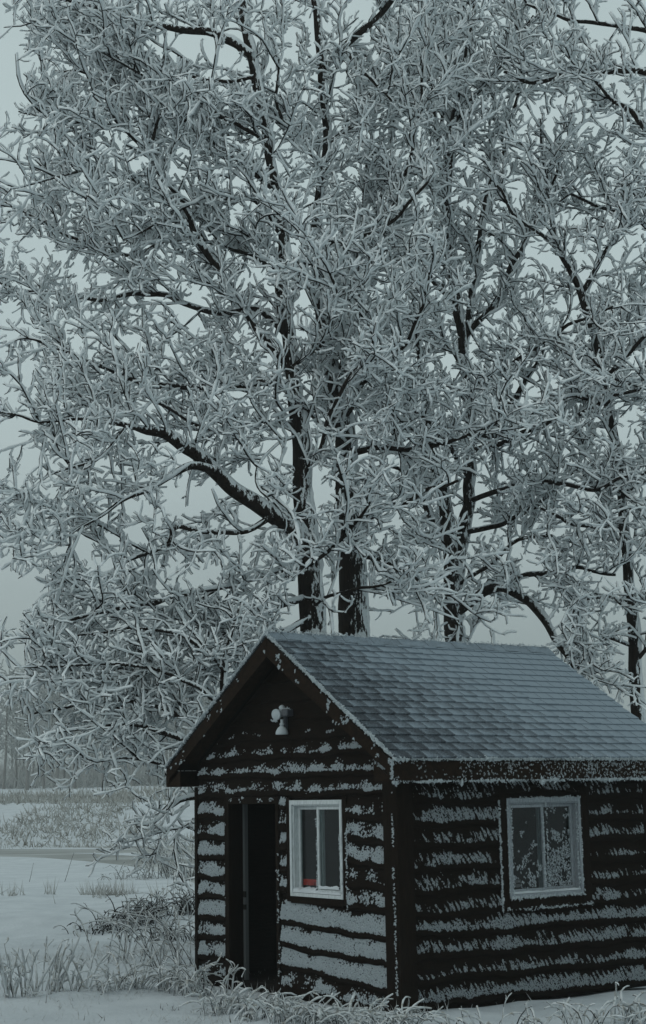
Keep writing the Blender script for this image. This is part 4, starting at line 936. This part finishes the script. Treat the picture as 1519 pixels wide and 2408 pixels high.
weed('bush', 'grey frosted bush on the pond bank behind the sapling', G(330, 2090), 26, 1.0, .6, .5, (0, 0), .018, 4, None, 'bush', .010)
def grass_stuff(name, label, pts, h, wd, m, lean=.5, cat='grass'):
    n = len(pts); P = np.array([(x, y, hgt(x, y)-.02) for x, y in pts]); D = norm(rng.normal(size=(n, 3))*lean+np.array([0, 0, 1.]))
    V, F = needles(P, D, h*(.4+.9*rng.random(n)), wd); o = mesh_np(name, V, F, m); tag(o, label, cat, kind='stuff'); return o
def region(x0, x1, y0, y1, n, fn=None):
    out = []
    while len(out) < n:
        px, py = x0+(x1-x0)*rng.random(), y0+(y1-y0)*rng.random()
        r = ray(px, py); t = -HC/r[2] if r[2] < 0 else 60
        out.append((r[0]*t, r[1]*t))
    return out
X = rng.random
def patch(cx, cy, sx, sy, n, thr=0.0, sc=.5):
    pts = np.stack([cx+rng.normal(size=n)*sx, cy+rng.normal(size=n)*sy], -1)
    k = np.array([noise.noise(Vector((x*sc, y*sc, 2))) for x, y in pts]) > thr; return pts[k]
grass_stuff('near_grass', 'short frosted grass poking through the snow round the cabin', np.concatenate([patch(-1.2, 18.5, 2.0, 1.2, 2600, .0, .8), patch(-2.6, 22.6, 1.6, .7, 2500, -.1, .8), patch(.0, 15.9, 1.2, .3, 900, 0, 1.2)]), .14, .005, M_weed, .9)
grass_stuff('stubble', 'sparse dark stubble poking through the foreground snow', patch(-1.6, 16.6, 1.4, .5, 160, .12, 1.5), .10, .006, M_brush, 1.0)
grass_stuff('bank_grass', 'frosted reeds and grass along the near pond bank', np.array([(x, y) for x, y in zip(-14+20*X(9000), 36.6+1.0*rng.normal(size=9000)) if noise.noise(Vector((x*.9, y*.9, 7)))+.8*noise.noise(Vector((x*2.7, y*2.7, 3))) > .32]), .40, .010, M_drygrass, .35)
n = 26000; xx = -70+110*X(n); yy = 92+9*rng.normal(size=n); k = np.array([noise.noise(Vector((a*.16, b*.16, 2)))+.25 for a, b in zip(xx, yy)]) > .1*np.abs((yy-88)/9); pts = np.stack([xx, yy], -1)[k]; pts = pts[pts[:, 1] > 84]
grass_stuff('far_bank_grass', 'hazy frosted scrub on the bank beyond the pond', pts, .65, .04, M_drygrass, .7)
n = 9000; pts = np.stack([-90+120*X(n), 126+7*rng.normal(size=n)], -1); grass_stuff('field_grass', 'pale dry grass strip at the edge of the far field', pts, .9, .07, M_drygrass, .5)

# ------------------------------------------------------------------ the far wood
def far_tree_arrays(h, seed):
    rg = np.random.default_rng(seed); K = 7; z = np.linspace(0, h, K)
    P = np.stack([rg.normal()*.02*z+np.cumsum(rg.normal(size=K)*.06), np.cumsum(rg.normal(size=K)*.06), z], -1)[None]
    tr = tubes(P, np.linspace(.16, .03, K)[None]*(h/12), 6)
    A = (P[0, :-1], P[0, 1:])
    n = 34; t = .22+.78*rg.random(n)**.8; pos = np.stack([np.interp(t*h, z, P[0, :, c]) for c in range(3)], -1)
    az = rg.random(n)*6.283; d = norm(np.stack([np.cos(az), np.sin(az), .7+.6*rg.random(n)], -1)); ln = (h*.26)*(1.15-t)*(.6+.6*rg.random(n))+.5
    B = np.stack([pos, pos+d*ln[:, None]], 1)
    m = 130; i = rg.integers(0, n, m); f = rg.random(m)[:, None]; p2 = pos[i]+d[i]*ln[i][:, None]*(.25+.75*f); d2 = norm(d[i]+rg.normal(size=(m, 3))*.6)
    C = np.stack([p2, p2+d2*(.35+.6*rg.random((m, 1)))], 1)
    return tr, merge([tubes(B, np.linspace(.06, .04, 2)[None]*np.ones((n, 1)), 3, False), tubes(C, np.full((m, 2), .065), 3, False)])
protos = [far_tree_arrays(h, 100+k) for k, h in enumerate((13.5, 11.5, 14.5, 12.5))]
pm = []
for tr, cw in protos:
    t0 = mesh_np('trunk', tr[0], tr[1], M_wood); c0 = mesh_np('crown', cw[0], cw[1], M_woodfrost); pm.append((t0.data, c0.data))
    bpy.data.objects.remove(t0); bpy.data.objects.remove(c0)
edge = [(8, 176), (38, 184), (68, 172), (102, 180), (136, 170), (150, 186), (178, 178), (205, 184), (240, 176), (275, 182), (310, 178), (350, 184), (395, 178), (440, 182), (-30, 176), (-70, 182)]
for k, (px, Yd) in enumerate(edge):
    p = at(px, 1860, Yd); r_ = empty('woodland_tree', (p[0], p[1], hgt(p[0], p[1])-.1), rng.random()*6.28); r_.scale = (1, 1, .85+.25*rng.random())
    tag(r_, 'pale hazy tree standing at the front edge of the far wood', 'tree', 'trees along the edge of the far wood')
    a, b_ = pm[k % 4]; link(bpy.data.objects.new('trunk', a), r_); tag(link(bpy.data.objects.new('crown', b_), r_), kind='stuff')
parts = []
for k in range(210):
    a = -62+125*rng.random(); Yd = 192+75*rng.random()
    if rng.random() < .75: a = -16+19*rng.random()
    x = Yd*math.tan(R(a)) if abs(a) < 60 else Yd*1.8*np.sign(a); tr, cw = protos[k % 4]; s = .9+.35*rng.random(); c, s2 = math.cos(k), math.sin(k)
    base = np.array([x, Yd, hgt(x, Yd)-.2])
    for V, F in (tr, cw): parts.append((np.stack([V[:, 0]*c-V[:, 1]*s2, V[:, 0]*s2+V[:, 1]*c, V[:, 2]*s], -1)+base, F))
for k in range(420):                                  # frosted undergrowth between the trunks
    a = -17+19*rng.random(); Yd = 182+60*rng.random(); x = Yd*math.tan(R(a)); m_ = 14
    d_ = norm(rng.normal(size=(m_, 3))*.5+np.array([0, 0, 1.])); p_ = np.array([x, Yd, hgt(x, Yd)])+rng.normal(size=(m_, 3))*np.array([.9, .9, .0])
    parts.append((np.zeros((0, 3)), [])); parts.append(needles(p_, d_, 1.2+3.2*rng.random(m_), .10))
# fold into one mass; trunks and crowns alternate
Vw, Fw = merge(parts[0::2]); Vc, Fc = merge(parts[1::2])
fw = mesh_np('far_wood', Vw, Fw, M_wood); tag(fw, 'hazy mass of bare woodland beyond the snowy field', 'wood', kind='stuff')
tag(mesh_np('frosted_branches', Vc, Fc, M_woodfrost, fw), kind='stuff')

# ------------------------------------------------------------------ haze
V = [(-420, -45, -2.5), (420, -45, -2.5), (420, 330, -2.5), (-420, 330, -2.5), (-420, -45, 26), (420, -45, 26), (420, 330, 26), (-420, 330, 26)]
M_haze = bpy.data.materials.new('haze'); M_haze.use_nodes = True; t = M_haze.node_tree; t.nodes.clear()
pv = t.nodes.new('ShaderNodeVolumePrincipled'); pv.inputs['Color'].default_value = (.86, .92, .93, 1); pv.inputs['Density'].default_value = 0.0011
ou = t.nodes.new('ShaderNodeOutputMaterial'); t.links.new(pv.outputs[0], ou.inputs['Volume'])
hz_ = mesh_py('haze', V, BF, M_haze); tag(hz_, 'thin pale winter haze filling the air', 'haze', kind='stuff')
